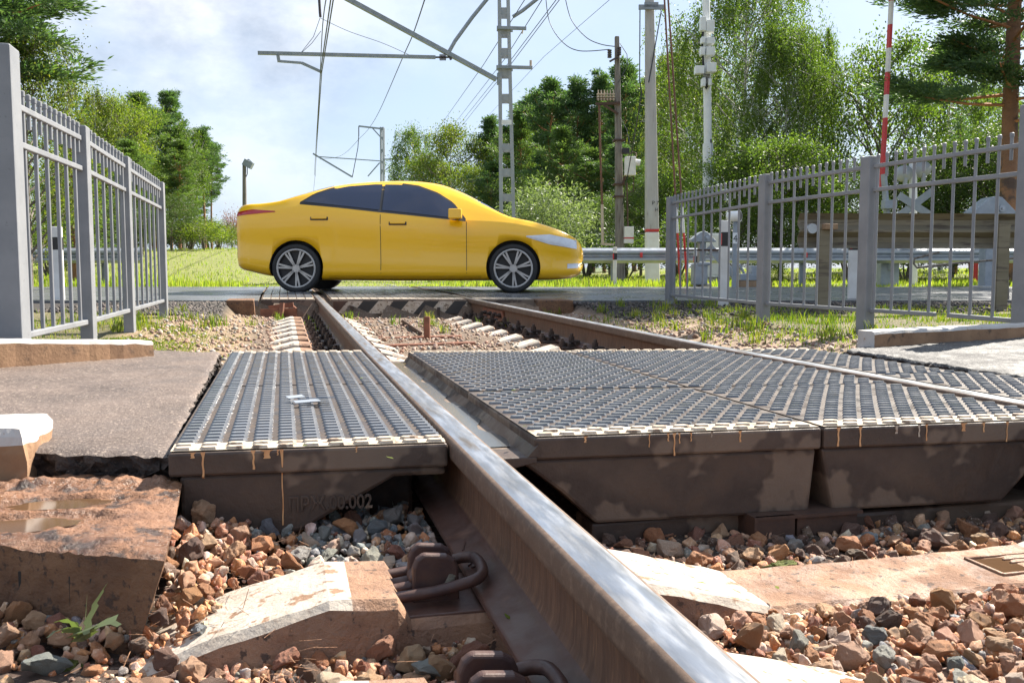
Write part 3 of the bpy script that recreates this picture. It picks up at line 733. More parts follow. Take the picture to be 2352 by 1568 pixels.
lettering('ПРЖ.00.002', .042, .0008, (.0, YfL(0)+.0152, -.142), (PI/2, 0, -.06), 'deck_side', pl, 'embossed_lettering', .80, .0012)
plate('deck_plate', 'left deck plate behind the lettered one, with the cream back edge', -.235, .337, YfL, YbL, .463, 1, [], rear=True)
bodyA = [[(.50, -.058), (.60, -.135), (.682, -.212), (1.208, -.212), (1.223, -.058)]]
bodyB = [[(1.234, -.058), (1.270, -.212), (1.73, -.212), (1.82, -.12), (1.90, -.058)]]
pa, _ = plate('deck_plate', 'front deck plate between the rails, the one beside the near rail', 0.535, 1.226, YfM, YbM, 0, .36, bodyA, front=True)
drips(pa, YfM, [(.86, .052, .005, 0), (.872, .024, .004, 0), (.845, .018, .005, 0), (.80, .03, .003, 0), (.65, .014, .007, 0), (1.02, .026, .006, 0), (.90, .02, .004, 0), (.95, .012, .004, 1)])
pb, _ = plate('deck_plate', 'front deck plate between the rails, the one at the right edge of the photo', 1.231, 1.905, YfM, YbM, 0, .36, bodyB, front=True)
drips(pb, YfM, [(1.268, .045, .007, 0), (1.325, .048, .006, 0), (1.50, .04, .005, 0), (1.655, .024, .006, 0), (1.72, .05, .005, 0), (1.42, .02, .010, 1), (1.48, .03, .006, 1), (1.60, .02, .014, 0)])
plate('deck_plate', 'rear deck plate between the rails, the one beside the near rail', 0.535, 1.226, YfM, YbM, .363, 1, [], rear=True)
plate('deck_plate', 'rear deck plate between the rails, the one beside the far rail', 1.231, 1.905, YfM, YbM, .363, 1, [], rear=True)
YfR = lambda X: 1.9-.06*X; YbR = lambda X: 4.2-.19*X
plate('deck_plate', 'narrow deck plate beyond the far rail, nearer one at the right edge', 2.04, 2.42, YfR, YbR, 0, .5, [], front=True)
plate('deck_plate', 'narrow deck plate beyond the far rail, ending at the grassy verge', 2.04, 2.36, YfR, YbR, .503, 1, [], rear=True)
# rubber gutter beside each rail, with water lying in it
def gutter(X0, X1, z, label, wet):
    g = thing('rail_gutter', (X0, YfM(X0), -.1), label, 'gutter')
    b = MB(); ya, yb = YfM(X0)-.015, YbM(X0)-.02
    b.prism([(X0, ya, z), (X1, ya, z), (X1, ya, z-.014), (X0+.03, ya, z-.03), (X0, ya, z-.02)], (0, yb-ya, 0)); b.build('trough', ['deck_side'], g, bevel=.003)
    if wet:
        b = MB(); n = 40; L_, R_ = [], []
        for i in range(n+1):
            y = lerp(ya+.12, yb-.08, i/n); q = .5+.5*math.sin(i*.9)*math.sin(i*.31)
            L_.append((X0+.004, y, z+.0025)); R_.append((lerp(X0+.035, X1-.006, .35+.65*q), y, z+.0025))
        b.add(L_+R_, [(i, n+1+i, n+2+i, i+1) for i in range(n)], 0); b.build('water_film', ['water_clear'], g)
        b = MB(); b.prism([(X1-.022, ya, z), (X1+.004, ya, z), (X1+.004, ya, z+.028)], (0, yb-ya, 0)); b.build('trough_fillet', ['deck_side'], g)
gutter(XL+.038, .538, -.047, 'wet rubber trough between the near rail and the middle deck', True)
gutter(1.903, XR-.038, -.047, 'dark rubber trough on the near side of the far rail', False)
# beams under the decks
b = MB(); b.box((.99, 2.0, -.245), (.63, .12, .06)); tag(b.build('support_beam', ['deck_side'], origin=(.99, 2, -.28), bevel=.006), 'dark concrete beam under the front deck between the rails', 'beam')
b = MB(); z = -.205
b.prism([(1.045, 1.862, z), (1.045, 1.862, z-.07), (1.053, 1.862, z-.07), (1.053, 1.862, z-.008), (1.33, 1.862, z-.008), (1.33, 1.862, z)], (0, .16, 0)); b.box((1.10, 1.868, z-.035), (.10, .008, .07)); b.box((1.24, 1.88, z-.04), (.16, .02, .062))
tag(b.build('steel_channel', ['rust_dark'], origin=(1.19, 1.95, -.28)), 'rusty steel channel wedged under the seam of the front decks', 'steel channel')
b = MB(); b.box((1.62, 1.99, -.26), (.6, .16, .07)); tag(b.build('support_beam', ['deck_side'], origin=(1.6, 2, -.3), bevel=.01), 'dark beam under the deck at the right edge of the photo', 'beam')
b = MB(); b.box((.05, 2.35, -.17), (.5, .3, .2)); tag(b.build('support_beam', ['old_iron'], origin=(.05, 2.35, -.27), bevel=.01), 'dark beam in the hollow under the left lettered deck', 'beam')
# a torn rubber scrap on the left deck and small fallen leaves
p = onz(705, 925, .006)
b = MB()
for k, (dx, dy, a, l) in enumerate(((0, 0, .3, .07), (.03, .03, -.2, .06), (-.03, .05, .5, .05), (.045, -.01, .1, .055))):
    R = Rz(a) @ Matrix.Rotation(.18*(-1)**k, 3, 'X'); b.box((p.x+dx, p.y+dy, .011+.003*k), (l, .022, .002), R)
tag(b.build('foil_scrap', ['galvanised'], origin=tuple(p)), 'crumpled grey scrap of film lying on the left deck', 'litter')
lv = [(64, 890, -.02), (1165, 1414, -.166), (1150, 1285, -.166), (700, 1022, .004), (1180, 895, .004), (895, 1050, .0), (1205, 978, .003), (940, 905, .003), (830, 868, .003), (1610, 1337, -.19), (1785, 1348, -.208)]
nm = ['yellow green leaf lying on the left asphalt path', 'green leaflet on the rail foot below the clip', 'green leaflet on the rail foot above the clip', 'tiny leaf on the cream edge of the left deck', 'tiny leaf on the middle deck near the trough', 'tiny leaf by the near end of the rail head', 'leaf lying in the water of the trough', 'tiny leaf among the studs beside the near rail', 'tiny leaf among the studs of the rear left deck', 'green leaf on the white part of the front sleeper', 'small leaf on the brown part of the front sleeper']
for k, ((x, y, z), lb) in enumerate(zip(lv, nm)):
    p = onz(x, y, z+.004); s = .011 if k else .03; a = k*1.7; b = MB()
    d = Vector((math.cos(a), math.sin(a), .08)); e = Vector((-math.sin(a), math.cos(a), .15))*.32
    b.add([p-d*s, p-d*s*.3+e*s, p+d*s, p-d*s*.3-e*s+Vector((0, 0, .001)), p+d*s*.35+e*s*.8, p+d*s*.35-e*s*.8], [(0, 1, 3), (1, 4, 5, 3), (4, 2, 5)], 0)
    tag(b.build('fallen_leaf', ['lime_leaf'], origin=tuple(p)), lb, 'leaf')

# ------------------------------------------------------------------ footpaths, kerbs, broken block
def slab_sheet(name, outline_fn, nx_, ny_, th, matn, mside, kind_label, cat, rough=.006):
    b = MB(); rr = random.Random(5); vs = []; lay = 9
    for i in range(nx_+1):
        for j in range(ny_+1):
            p = outline_fn(i/nx_, j/ny_); e = i in (0, nx_) or j in (0, ny_)
            q = Vector(p); q.z += mn.noise(q*9)*.003+(mn.noise(q*40)*rough*.5 if not e else -.004-abs(mn.noise(q*30))*rough*1.5)
            if e: q += Vector((mn.noise(q*25)*.012, mn.noise(q*25+Vector((5, 5, 5)))*.018, 0))
            vs.append(q)
    m = ny_+1
    b.add(vs, [(i*m+j, (i+1)*m+j, (i+1)*m+j+1, i*m+j+1) for i in range(nx_) for j in range(ny_)], 0, True)
    loop = [i*m for i in range(nx_+1)]+[nx_*m+j for j in range(1, m)]+[i*m+ny_ for i in range(nx_-1, -1, -1)]+[j for j in range(ny_-1, 0, -1)]
    R_ = [[vs[i] for i in loop]]
    for k in range(1, lay+1):
        R_.append([vs[i]+Vector((mn.noise(vs[i]*35+Vector((0, 0, k*3)))*.02+mn.noise(vs[i]*90+Vector((0, 0, k*7)))*.012, mn.noise(vs[i]*38+Vector((9, 0, k*3)))*.03+mn.noise(vs[i]*95+Vector((9, 0, k*7)))*.018+.004*k, -th*k/lay+(mn.noise(vs[i]*80+Vector((3, 3, k)))*.006 if k < lay else 0))) for i in loop])
    n = len(loop)
    b.add([p for q in R_ for p in q], [(k*n+i, (k+1)*n+i, (k+1)*n+(i+1) % n, k*n+(i+1) % n) for k in range(lay) for i in range(n)], 1)
    return tag(struct(b.build(name, [matn, mside])), kind_label, cat)
slab_sheet('footpath', lambda s, t: (lerp(lerp(-4.5, -.243, s**.6), lerp(-5, -.292, s**.6), t), lerp(lerp(3.2, 1.99, s), lerp(5.6, 4.42, s), t), t*interp(lerp(-5, -.292, s**.6), [(-2.0, .050), (-1.2, .016), (-.9, .001), (-.55, -.010), (-.25, -.013)])-.014*(1-t)-.006), 220, 90, .12, 'asphalt_path', 'asphalt_edge', 'brown grey asphalt footpath left of the decks', 'footpath')
slab_sheet('footpath', lambda s, t: (lerp(lerp(2.45, 6.5, s**1.5), lerp(2.50, 7, s**1.5), t), lerp(lerp(1.2, 1.6, s), lerp(3.66, 4.72, s), t), .0+.012*math.sin(3*s)*(t)-.006), 110, 120, .07, 'asphalt_wet', 'asphalt_edge', 'wet pale asphalt footpath right of the decks', 'footpath', .012)
def kerb(name, a, b_, w_, h, label, z0, z1=None, mats=('kerb_brown', 'kerb_white'), drop=.1, cap=True):
    a, b_ = Vector(a), Vector(b_); d = (b_-a).normalized(); n = Vector((-d.y, d.x, 0))*w_; b = MB(); N = 40
    prof = [(0, -drop, 0), (0, h-.016, 0), (.004, h-.004, 1), (.014, h, 1), (1, h, 1), (1, -drop, 1)]
    vs = []
    for i in range(N+1):
        p = a.lerp(b_, i/N)
        for (f, zz_, _) in prof:
            q = p+n*f if f in (0, 1) else p+n.normalized()*f; q = q.copy(); q.z = lerp(z0, z0 if z1 is None else z1, i/N)+zz_
            q += Vector((mn.noise(q*14)*.006, mn.noise(q*14+Vector((3, 0, 0)))*.006, mn.noise(q*20)*.004)); vs.append(q)
    m = len(prof)
    b.v = vs
    for i in range(N):
        for j in range(m-1):
            b.f.append((i*m+j, (i+1)*m+j, (i+1)*m+j+1, i*m+j+1)); b.m.append(1 if j in (1, 2, 3, 4) else 0); b.s.append(False)
    b.f.append(tuple(range(m))[::-1]); b.m.append(1 if cap else 0); b.s.append(False)
    b.f.append(tuple(range(N*m, N*m+m))); b.m.append(1 if cap else 0); b.s.append(False)
    return tag(b.build(name, list(mats), origin=tuple(a)), label, 'kerb')
ka, kb = onz(-400, 807, .10), onz(355, 807, .004)
kerb('kerb', (ka.x, ka.y, 0), (kb.x, kb.y, 0), .09, .046, 'long white topped kerb at the foot of the left fence', .10, .004)
kerb('kerb', (2.68, 3.71, 0), (5.4, 4.36, 0), .10, .078, 'white topped brown kerb at the foot of the right fence', -.003)
b = MB(); n1_, n2_ = 14, 16
def ks(i, j):
    """closed ring around the stone at height step i"""
    ring = [(-.76, 2.06), (-.525, 2.06), (-.52, 2.27), (-.76, 2.33)]; per_ = []
    for k in range(4):
        for q in range(n2_): per_.append((lerp(ring[k][0], ring[(k+1) % 4][0], q/n2_), lerp(ring[k][1], ring[(k+1) % 4][1], q/n2_)))
    x, y = per_[j % len(per_)]; z = lerp(-.2, .034, i/n1_); f = 1-.02*(i == n1_)-.05*max(0, i-n1_+1)
    x = -.64+(x+.64)*(f-.035*i/n1_); y = 2.18+(y-2.18)*f; p = Vector((x, y, z))
    p += Vector((mn.noise(p*18), mn.noise(p*18+Vector((4, 0, 0))), mn.noise(p*14+Vector((0, 7, 0)))*(1.0 if i > n1_-3 else .3)))*.007+Vector((mn.noise(p*55), mn.noise(p*55+Vector((4, 0, 0))), 0))*.003
    return p
m_ = 4*n2_
for i in range(n1_+1):
    for j in range(m_): b.v.append(ks(i, j))
for i in range(n1_):
    for j in range(m_): b.f.append((i*m_+j, i*m_+(j+1) % m_, (i+1)*m_+(j+1) % m_, (i+1)*m_+j)); b.m.append(1 if i > n1_-3 else 0); b.s.append(False)
b.f.append(tuple(n1_*m_+j for j in range(m_))); b.m.append(1); b.s.append(False)
tag(b.build('kerb', ['kerb_brown', 'kerb_white'], origin=(-.63, 2.16, -.2)), 'chipped upright kerb stone with white top at the left edge', 'kerb')
# wet broken concrete block
b = MB(); N, M_ = 130, 96; vs = []
def blk_top(s, t):
    x = lerp(lerp(-1.1, -.186, s), lerp(-1.1, -.216, s), t); y = lerp(1.462+.55*(-.186-x), 2.06+.1*(-.2-x), t)
    z = -.074+mn.noise(Vector((x*5, y*5, 1)))*.010+mn.noise(Vector((x*16, y*16, 3)))*.006+abs(mn.noise(Vector((x*45, y*45, 7))))*.006+abs(mn.noise(Vector((x*110, y*110, 7))))*.0035
    for (px, py, rx, ry, dz) in ((-.46, 1.72, .17, .075, .026), (-.42, 1.86, .15, .060, .024), (-.58, 1.58, .08, .04, .014)):
        q = ((x-px)/rx)**2+((y-py)/ry)**2
        if q < 1: z -= dz*(1-q)**.5*.9
    if t > .72 and s > .35: z += .022*abs(mn.noise(Vector((x*34, y*34, 2))))*(1 if .74 < t < .9 else .3)
    e = min(1-s, t)*12
    if e < 1: z -= .010*(1-e)**2
    return Vector((x, y, z))
for i in range(N+1):
    for j in range(M_+1): vs.append(blk_top(i/N, j/M_))
m = M_+1
b.add(vs, [(i*m+j, (i+1)*m+j, (i+1)*m+j+1, i*m+j+1) for i in range(N) for j in range(M_)], 0, True)
fr = [vs[i*m] for i in range(N+1)]; rt = [vs[N*m+j] for j in range(m)]
def skirt(line, dirv, taper):
    K = 8; L_ = []
    for k in range(K+1):
        for p in line:
            q = p+Vector(taper)*(k/K); q.z = lerp(p.z, -.30, k/K)
            if k: q += Vector(dirv)*(mn.noise(q*22)*.006+mn.noise(q*60)*.003)
            L_.append(q)
    n = len(line); b.add(L_, [(k*n+i, (k+1)*n+i, (k+1)*n+i+1, k*n+i+1) for k in range(K) for i in range(n-1)], 1)
skirt(fr, (0, 1, 0), (-.07, .02, 0)); skirt(rt, (1, 0, 0), (-.07, .02, 0))
for x in (-.42, -.335, -.30): b.box((x, 1.472+.55*(-.186-x), -.150), (.012, .02, .06), None, 2)
b.v = b.v; blk = thing('concrete_block', (-.5, 1.75, -.3), 'wet crumbling brown concrete block beside the left deck', 'concrete block')
b.build('block_body', ['block', 'block_side', 'black_paint'], blk)
for (x, y, rx, ry, lb) in ((-.46, 1.72, .10, .045, 'nearer muddy puddle on the wet concrete block'), (-.42, 1.86, .09, .036, 'farther muddy puddle on the wet concrete block')):
    b = MB(); n = 24; b.add([(x+rx*math.cos(2*PI*k/n)*(1+.12*math.sin(k*2.3)), y+ry*math.sin(2*PI*k/n)*(1+.1*math.sin(k*1.7)), -.0785) for k in range(n)], [tuple(range(n))])
    tag(b.build('puddle', ['water'], origin=(x, y, -.0815)), lb, 'puddle')
# moss and a thistle-like weed by the block
def moss(x, y, z, sx, sy, sz, label):
    bm_ = bmesh.new(); bmesh.ops.create_icosphere(bm_, subdivisions=4, radius=1)
    for v in bm_.verts: v.co *= 1+mn.noise(v.co*2.5+Vector((x, y, 0)))*.35+mn.noise(v.co*9)*.18; v.co = Vector((v.co.x*sx, v.co.y*sy, v.co.z*sz))
    me_ = bpy.data.meshes.new('moss_clump'); bm_.to_mesh(me_); bm_.free(); me_.materials.append(MATS['moss']); tag(link('moss_clump', me_, None, (x, y, z)), label, 'moss')
p = onz(412, 1215, -.20); moss(p.x, p.y, p.z, .022, .06, .035, 'moss clump between the wet block and the left ballast')
p = onz(155, 1542, -.235); moss(p.x, p.y, p.z, .02, .02, .018, 'small moss clump at the bottom left corner')
p = onz(1800, 1312, -.262); moss(p.x, p.y, p.z, .05, .03, .02, 'bright moss patch behind the front sleeper between the rails')
p = onz(195, 1475, -.165)
wt = thing('weed', p, 'small thistle like weed growing in front of the concrete block', 'weed')
for k, (a, l, tl) in enumerate(((-.5, .060, 1.2), (.35, .085, .40), (2.6, .055, 1.1), (-1.4, .045, 1.2), (1.3, .075, .25), (3.4, .05, 1.35))):
    b = MB(); n = 7; L_, R_ = [], []
    for i in range(n+1):
        f = i/n; h = l*f; q = p+Vector((math.cos(a)*h*math.sin(tl*(.4+.6*f)), math.sin(a)*h*.5*math.sin(tl), h*math.cos(tl*f)+.004)); wv = (.026 if i % 2 else .010)*math.sin(PI*min(.97, f*.8+.15)); sdv = Vector((math.cos(a+PI/2)*.5+.5, math.sin(a+PI/2)*.5, .3))
        L_.append(q-sdv*wv); R_.append(q+sdv*wv)
    b.add(L_+R_, [(i, i+1, n+2+i, n+1+i) for i in range(n)], 0); b.build('leaf', ['weed_leaf'], wt)

# ------------------------------------------------------------------ road crossing deck
def rdeck(name, label, X0, X1, dz=.006):
    def Q_(X, v): u = uX(X, v); p = uv(u, v); p.z = roadz(v)+dz; return p
    th = thing(name, Q_((X0+X1)/2, 10)-Vector((0, 0, .2)), label, 'deck plate', 'block patterned deck plates of the road crossing')
    b = MB(); vv = [9.93, 10.2, 10.6, 11.2, 12.2, 13.2, 14.2, 15.0]; n = len(vv)
    top = [Q_(X0, v) for v in vv]+[Q_(X1, v) for v in vv]; bot = [p-Vector((0, 0, .08)) for p in top]
    b.add(top+bot, [(j, n+j, n+j+1, j+1) for j in range(n-1)]+[(2*n+j, j, j+1, 2*n+j+1) for j in range(n-1)]+[(n+j, 3*n+j, 3*n+j+1, n+j+1) for j in range(n-1)]+[(0, 2*n, 3*n, n), (n-1, 2*n-1, 4*n-1, 3*n-1)], 0)
    b.build('slab', ['deck_side'], th)
    b = MB(); L = X1-X0; nu_ = max(2, int(L/.085)); 
    v = 9.95; row = 0
    while v < 14.9:
        for i in range(nu_):
            x0 = X0+.01+(L-.02)*(i+.06)/nu_; x1 = X0+.01+(L-.02)*(i+.94)/nu_; o_ = .03 if row % 2 else 0
            c = [Q_(x0, v+.008), Q_(x1, v+.008), Q_(x1, v+.072), Q_(x0, v+.072)]; b.hexa([p+Vector((0, 0, .0005)) for p in c], [p+Vector((0, 0, .008)) for p in c], 1 if (v < 10.14 or v > 14.8) else 0)
        v += .085; row += 1
    b.build('tread', ['deck_rubber', 'cream_paint'], th); return th
rdeck('deck_plate', 'road crossing deck plate left of the near rail, under the rear wheel of the car', -.24, XL-.045)
rdeck('deck_plate', 'wide road crossing deck plate between the rails under the yellow car', XL+.115, XR-.045)
rdeck('deck_plate', 'road crossing deck plate right of the far rail', XR+.045, 2.65)
# striped steel plate at the front edge, on short stakes
Xa, Xb = .52, 1.93
def fp_(X, z): q = uv(uX(X, 9.86), 9.86); return Vector((q.x, q.y, z))
t = thing('striped_plate', fp_(1.2, -.2), 'black and cream striped steel plate along the front of the road deck', 'edge plate')
zt, zb = .012, -.125; d = Vector((FH.x, FH.y, 0))*.02
b = MB(); b.hexa([fp_(Xa, zb), fp_(Xb, zb), fp_(Xb, zb)+d, fp_(Xa, zb)+d], [fp_(Xa, zt), fp_(Xb, zt), fp_(Xb, zt)+d, fp_(Xa, zt)+d], 0)
b.build('plate', ['rust_dark'], t, bevel=.004)
b = MB(); e = -Vector((FH.x, FH.y, 0))*.0022
x = Xa+.04; k = 0
while x < Xb:
    for (mi, x0, x1) in ((1, x, x+.16), (0, x+.16, x+.32)):
        sl = .115; P4 = [(x0, zb), (x1, zb), (x1+sl, zt), (x0+sl, zt)]
        P4 = [(min(max(a, Xa), Xb), c) for a, c in P4]
        if P4[1][0]-P4[0][0] > .01: b.add([fp_(a, c)+e*(1+.1*mi) for a, c in P4], [(0, 1, 2, 3)], mi)
    x += .32
b.build('stripe', ['black_paint', 'cream_paint'], t)
for X, h in ((.72, -.02), (1.63, -.05)):
    b = MB(); q = fp_(X, 0)-Vector((FH.x, FH.y, 0))*.03; b.box((q.x, q.y, -.13+h/2), (.03, .03, .2), RR); b.build('stake', ['old_iron'], t)
def qv(px, py, z): return onz(px, py, z)
# concrete blocks at both ends of the road deck
def cblock(x0, x1, v0, v1, zt_, zb_, label):
    P4 = [uv(uX(x0, v0), v0), uv(uX(x1, v0), v0), uv(uX(x1, v1), v1), uv(uX(x0, v1), v1)]
    b = MB(); b.hexa([Vector((p.x, p.y, zb_))+Vector((.02*(1 if i in (1, 2) else -1), 0, 0)) for i, p in enumerate(P4)], [Vector((p.x, p.y, zt_)) for p in P4], 0)
    tag(b.build('concrete_block', ['block_side'], origin=(P4[0].x, P4[0].y, zb_), bevel=.012), label, 'concrete block')
cblock(-.60, -.31, 9.72, 10.25, .026, -.26, 'square concrete block at the left end of the road deck')
cblock(2.68, 3.02, 9.78, 10.3, .024, -.24, 'square concrete block at the right end of the road deck')
cblock(-.30, .30, 9.98, 10.3, -.09, -.3, 'dark concrete ledge under the left part of the road deck')
cblock(XL+.12, XR-.06, 10.0, 10.3, -.09, -.3, 'dark concrete ledge behind the striped steel plate')
# scrap: angle box left of the near rail, pipe stub, channel rods between the rails
t = thing('steel_bracket', uv(uX(0.0, 9.7), 9.7, -.2), 'rusty folded steel bracket lying in front of the road deck', 'steel bracket')
def f2(X, v, z): q = uv(uX(X, v), v); return Vector((q.x, q.y, z))
b = MB(); b.bar(f2(-.24, 9.62, -.13), f2(.13, 9.62, -.12), .012, .13); b.bar(f2(.13, 9.62, -.12), f2(.10, 9.85, -.1), .012, .13); b.build('angle', ['rust'], t)
b = MB(); b.bar(f2(-.15, 9.75, -.06), f2(.10, 9.7, -.02), .012, .05); b.bar(f2(-.16, 9.8, -.05), f2(-.02, 9.8, -.05), .02, .02); b.build('arm', ['rust'], t)
b = MB(); b.bar(f2(-.04, 9.55, -.22), f2(-.015, 9.6, .0), .045, .03); b.build('stake', ['rust'], t)
p0 = qv(981, 782, -.2)
b = MB(); b.cyl(p0, p0+Vector((0, 0, .185)), .026, 16); b.cyl(p0+Vector((0, 0, .185)), p0+Vector((0, 0, .19)), .022, 16)
tag(b.build('pipe_stub', ['rust'], origin=tuple(p0)), 'short upright rusty pipe between the rails', 'pipe')
t = thing('steel_rail', qv(950, 765, -.2), 'pair of rusty steel channels sticking out from under the striped plate', 'steel channel')
for a, c in (((925, 742), (968, 772)), ((975, 740), (990, 752))):
    b = MB(); A, B = qv(a[0], a[1], -.16), qv(c[0], c[1], -.19); b.bar(A, B, .012, .07); b.build('channel', ['rust_dark'], t)
for k, (a, c, lb) in enumerate((((868, 779), (1060, 774), 'long thin rusty pipe lying across the track bed'), ((850, 797), (1090, 789), 'second rusty pipe across the track bed, close to the footpath deck'))):
    b = MB(); A, B = qv(a[0], a[1], -.188), qv(c[0], c[1], -.188); b.cyl(A, B, .017, 10); tag(b.build('pipe', ['rust'], origin=tuple(A)), lb, 'pipe')

# dry needles and stalks caught between the stones
P_, D_ = [], []; rr = random.Random(3)
nv = []; nf = []
for k in range(230):
    if k < 130: X, Y = rr.gauss(-.10, .09), rr.uniform(1.4, 1.95); z = -.185+rr.uniform(0, .02)
    elif k < 170: X, Y = rr.uniform(.5, 1.9), rr.uniform(1.55, 1.85); z = -.235+rr.uniform(0, .015)
    else: X, Y = rr.uniform(-.3, .3), rr.uniform(1.05, 1.4); z = -.195+rr.uniform(0, .02)
    a = rr.uniform(0, PI); l = rr.uniform(.008, .022); d = Vector((math.cos(a), math.sin(a), rr.gauss(0, .25)))*l; s_ = Vector((-math.sin(a), math.cos(a), 0))*.0006; c = Vector((X, Y, z)); i = len(nv)
    nv += [c-d-s_, c-d+s_, c+d+s_, c+d-s_]; nf.append((i, i+1, i+2, i+3))
tag(link('plant_litter', np_mesh('plant_litter', [tuple(v) for v in nv], nf, ['pine_bark'])), 'dry needles and stalks scattered between the stones beside the block', 'plant litter', kind='stuff')
# ------------------------------------------------------------------ fences
def fence(posts, counts, label, broken=None, px=.065, py=.105):
    P0 = posts[0]; root = thing('fence', (P0[0], P0[1], gz(P0[0], P0[1])), label, 'fence')
    for i_, (X, Y) in enumerate(posts):
        b = MB(); zt_ = 1.25 if i_ == 0 else 1.107; e_ = .035 if i_ == 0 else 0; b.box((X, Y, (zt_+gz(X, Y)-.1)/2), (px+e_, py+e_, zt_-gz(X, Y)+.1)); b.build('post', ['fence_paint'], root, bevel=.007)
    for i in range(len(posts)-1):
        A, B = Vector(posts[i]+(0,)), Vector(posts[i+1]+(0,)); d = (B-A); L = d.length; d.normalize()
        a0, b0 = A+d*.035, B-d*.035
        for z in (1.04, .885, .085):
            if z < .1 and broken == i:
                c0, c1 = A+d*L*.44, A+d*L*.52
                for q0, q1, dz in ((a0, c0, -.01), (c1, b0, 0)):
                    b = MB(); b.bar(q0+Vector((0, 0, z+dz)), q1+Vector((0, 0, z)), .028, .026); b.build('rail', ['fence_paint'], root, bevel=.004)
                continue
            b = MB(); b.bar(a0+Vector((0, 0, z)), b0+Vector((0, 0, z)), .028, .026); b.build('rail', ['fence_paint'], root, bevel=.004)
        n = counts[i]
        for k in range(n):
            p = A+d*(L*(k+1)/(n+1)); lo = .088 if k % 2 == 0 else .965; b = MB(); dz = rnd.uniform(-.003, .003)
            p = p+Vector((0, rnd.uniform(-.002, .002), 0))
            b.cyl((p.x, p.y, lo), (p.x, p.y, 1.10+dz), .0095, 10); b.cyl((p.x, p.y, 1.095+dz), (p.x, p.y, 1.115+dz), .0120, 10); b.cyl((p.x, p.y, 1.115+dz), (p.x, p.y, 1.119+dz), .0120, 10, r2=.007)
            b.build('picket', ['fence_paint'], root)
    return root
fence([(-1.075, 4.10), (-1.01, 5.24), (-1.012, 6.59), (-1.018, 8.46)], [14, 11, 14], 'grey painted steel picket fence at the left running away along the track')
fence([(3.955, 4.14), (3.81, 5.38), (3.735, 6.60), (3.95, 8.90)], [15, 15, 21], 'grey painted steel picket fence at the right with a gap in one bottom rail', broken=0, px=.075)

# ------------------------------------------------------------------ guard rails, bollards, roadside gear
WP = [(.0, 0), (.012, .0), (.075, .055), (.075, .10), (.012, .145), (.012, .165), (.075, .21), (.075, .255), (.012, .31), (0, .31)]
def guardrail(u0, u1, v, z0, h, matn, label, posts, face=-1, sag=0, pw=.12, bolts=True, ext=None):
    root = thing('guard_rail', uv((u0+u1)/2, v, roadz(v)), label, 'guard rail'); b = MB(); n = 24; k = h/.31
    prof = [(-(d-.0) if face < 0 else d, z*k) for d, z in WP]; th = [(p[0]+(.004 if face < 0 else -.004), p[1]) for p in prof]
    sec = prof+th[::-1]; m = len(sec); vs = []
    for i in range(n+1):
        u = lerp(u0, u1, i/n)
        for d, z in sec: vs.append(uv(u, v+d, z0+z+sag*math.sin(u*.9)))
    b.v = vs
    for i in range(n):
        for j in range(m): b.f.append((i*m+j, (i+1)*m+j, (i+1)*m+(j+1) % m, i*m+(j+1) % m)); b.m.append(0); b.s.append(False)
    b.f += [tuple(range(m))[::-1], tuple(range(n*m, n*m+m))]; b.m += [0, 0]; b.s += [False, False]
    b.build('beam', [matn], root)
    for u in posts:
        pv = v+(.07 if face < 0 else -.07); q = uv(u, pv); g = gz(q.x, q.y)-.1; b = MB(); zt = z0+h*.72
        for du, dv, su, sv in ((0, -.03, pw, .008), (-pw/2, 0, .008, .06), (pw/2, 0, .008, .06)):
            c = uv(u+du, pv+dv*(1 if face < 0 else -1)*-1, (g+zt)/2); b.box(c, (su, sv, zt-g), RR)
        b.build('post', [matn if matn != 'galvanised' else 'grey_paint'], root)
    return root
VG = 16.7
def ux(x, v): return (x-1176)/FPX*v
g = guardrail(.6, 16, VG, .455, .275, 'galvanised', 'long galvanised guard rail on the far side of the road behind the right fence', [ux(1410, VG), ux(1843, VG), ux(2276, VG)], pw=.1)
for x in (1470, 1845):
    b = MB(); c = uv(ux(x, VG), VG-.1, .60); b.box(c, (.05, .02, .09), RR); b.build('reflector', ['reflector_red'], g, bevel=.005)
guardrail(-16, ux(333, VG), VG, .455, .275, 'galvanised', 'galvanised guard rail across the road behind the left fence', [ux(60, VG), ux(240, VG)], pw=.1)
g = guardrail(ux(1833, 8.3), 7.5, 8.3, .545, .315, 'olive_metal', 'brown weathered guard rail seen from behind through the right fence', [ux(1892, 8.2), ux(2300, 8.2)], face=1, pw=.10, sag=.004)
b = MB(); c = uv(ux(1900, 8.18), 8.2, .735); b.box(c, (.12, .13, .05), RR @ Rz(.1)); b.build('timber_block', ['timber'], g, bevel=.006)
b = MB(); c = uv(ux(1862, 8.2), 8.2, .72); b.cyl(c, c+FH*.06, .045, 12); b.build('bolt_cap', ['galvanised'], g)
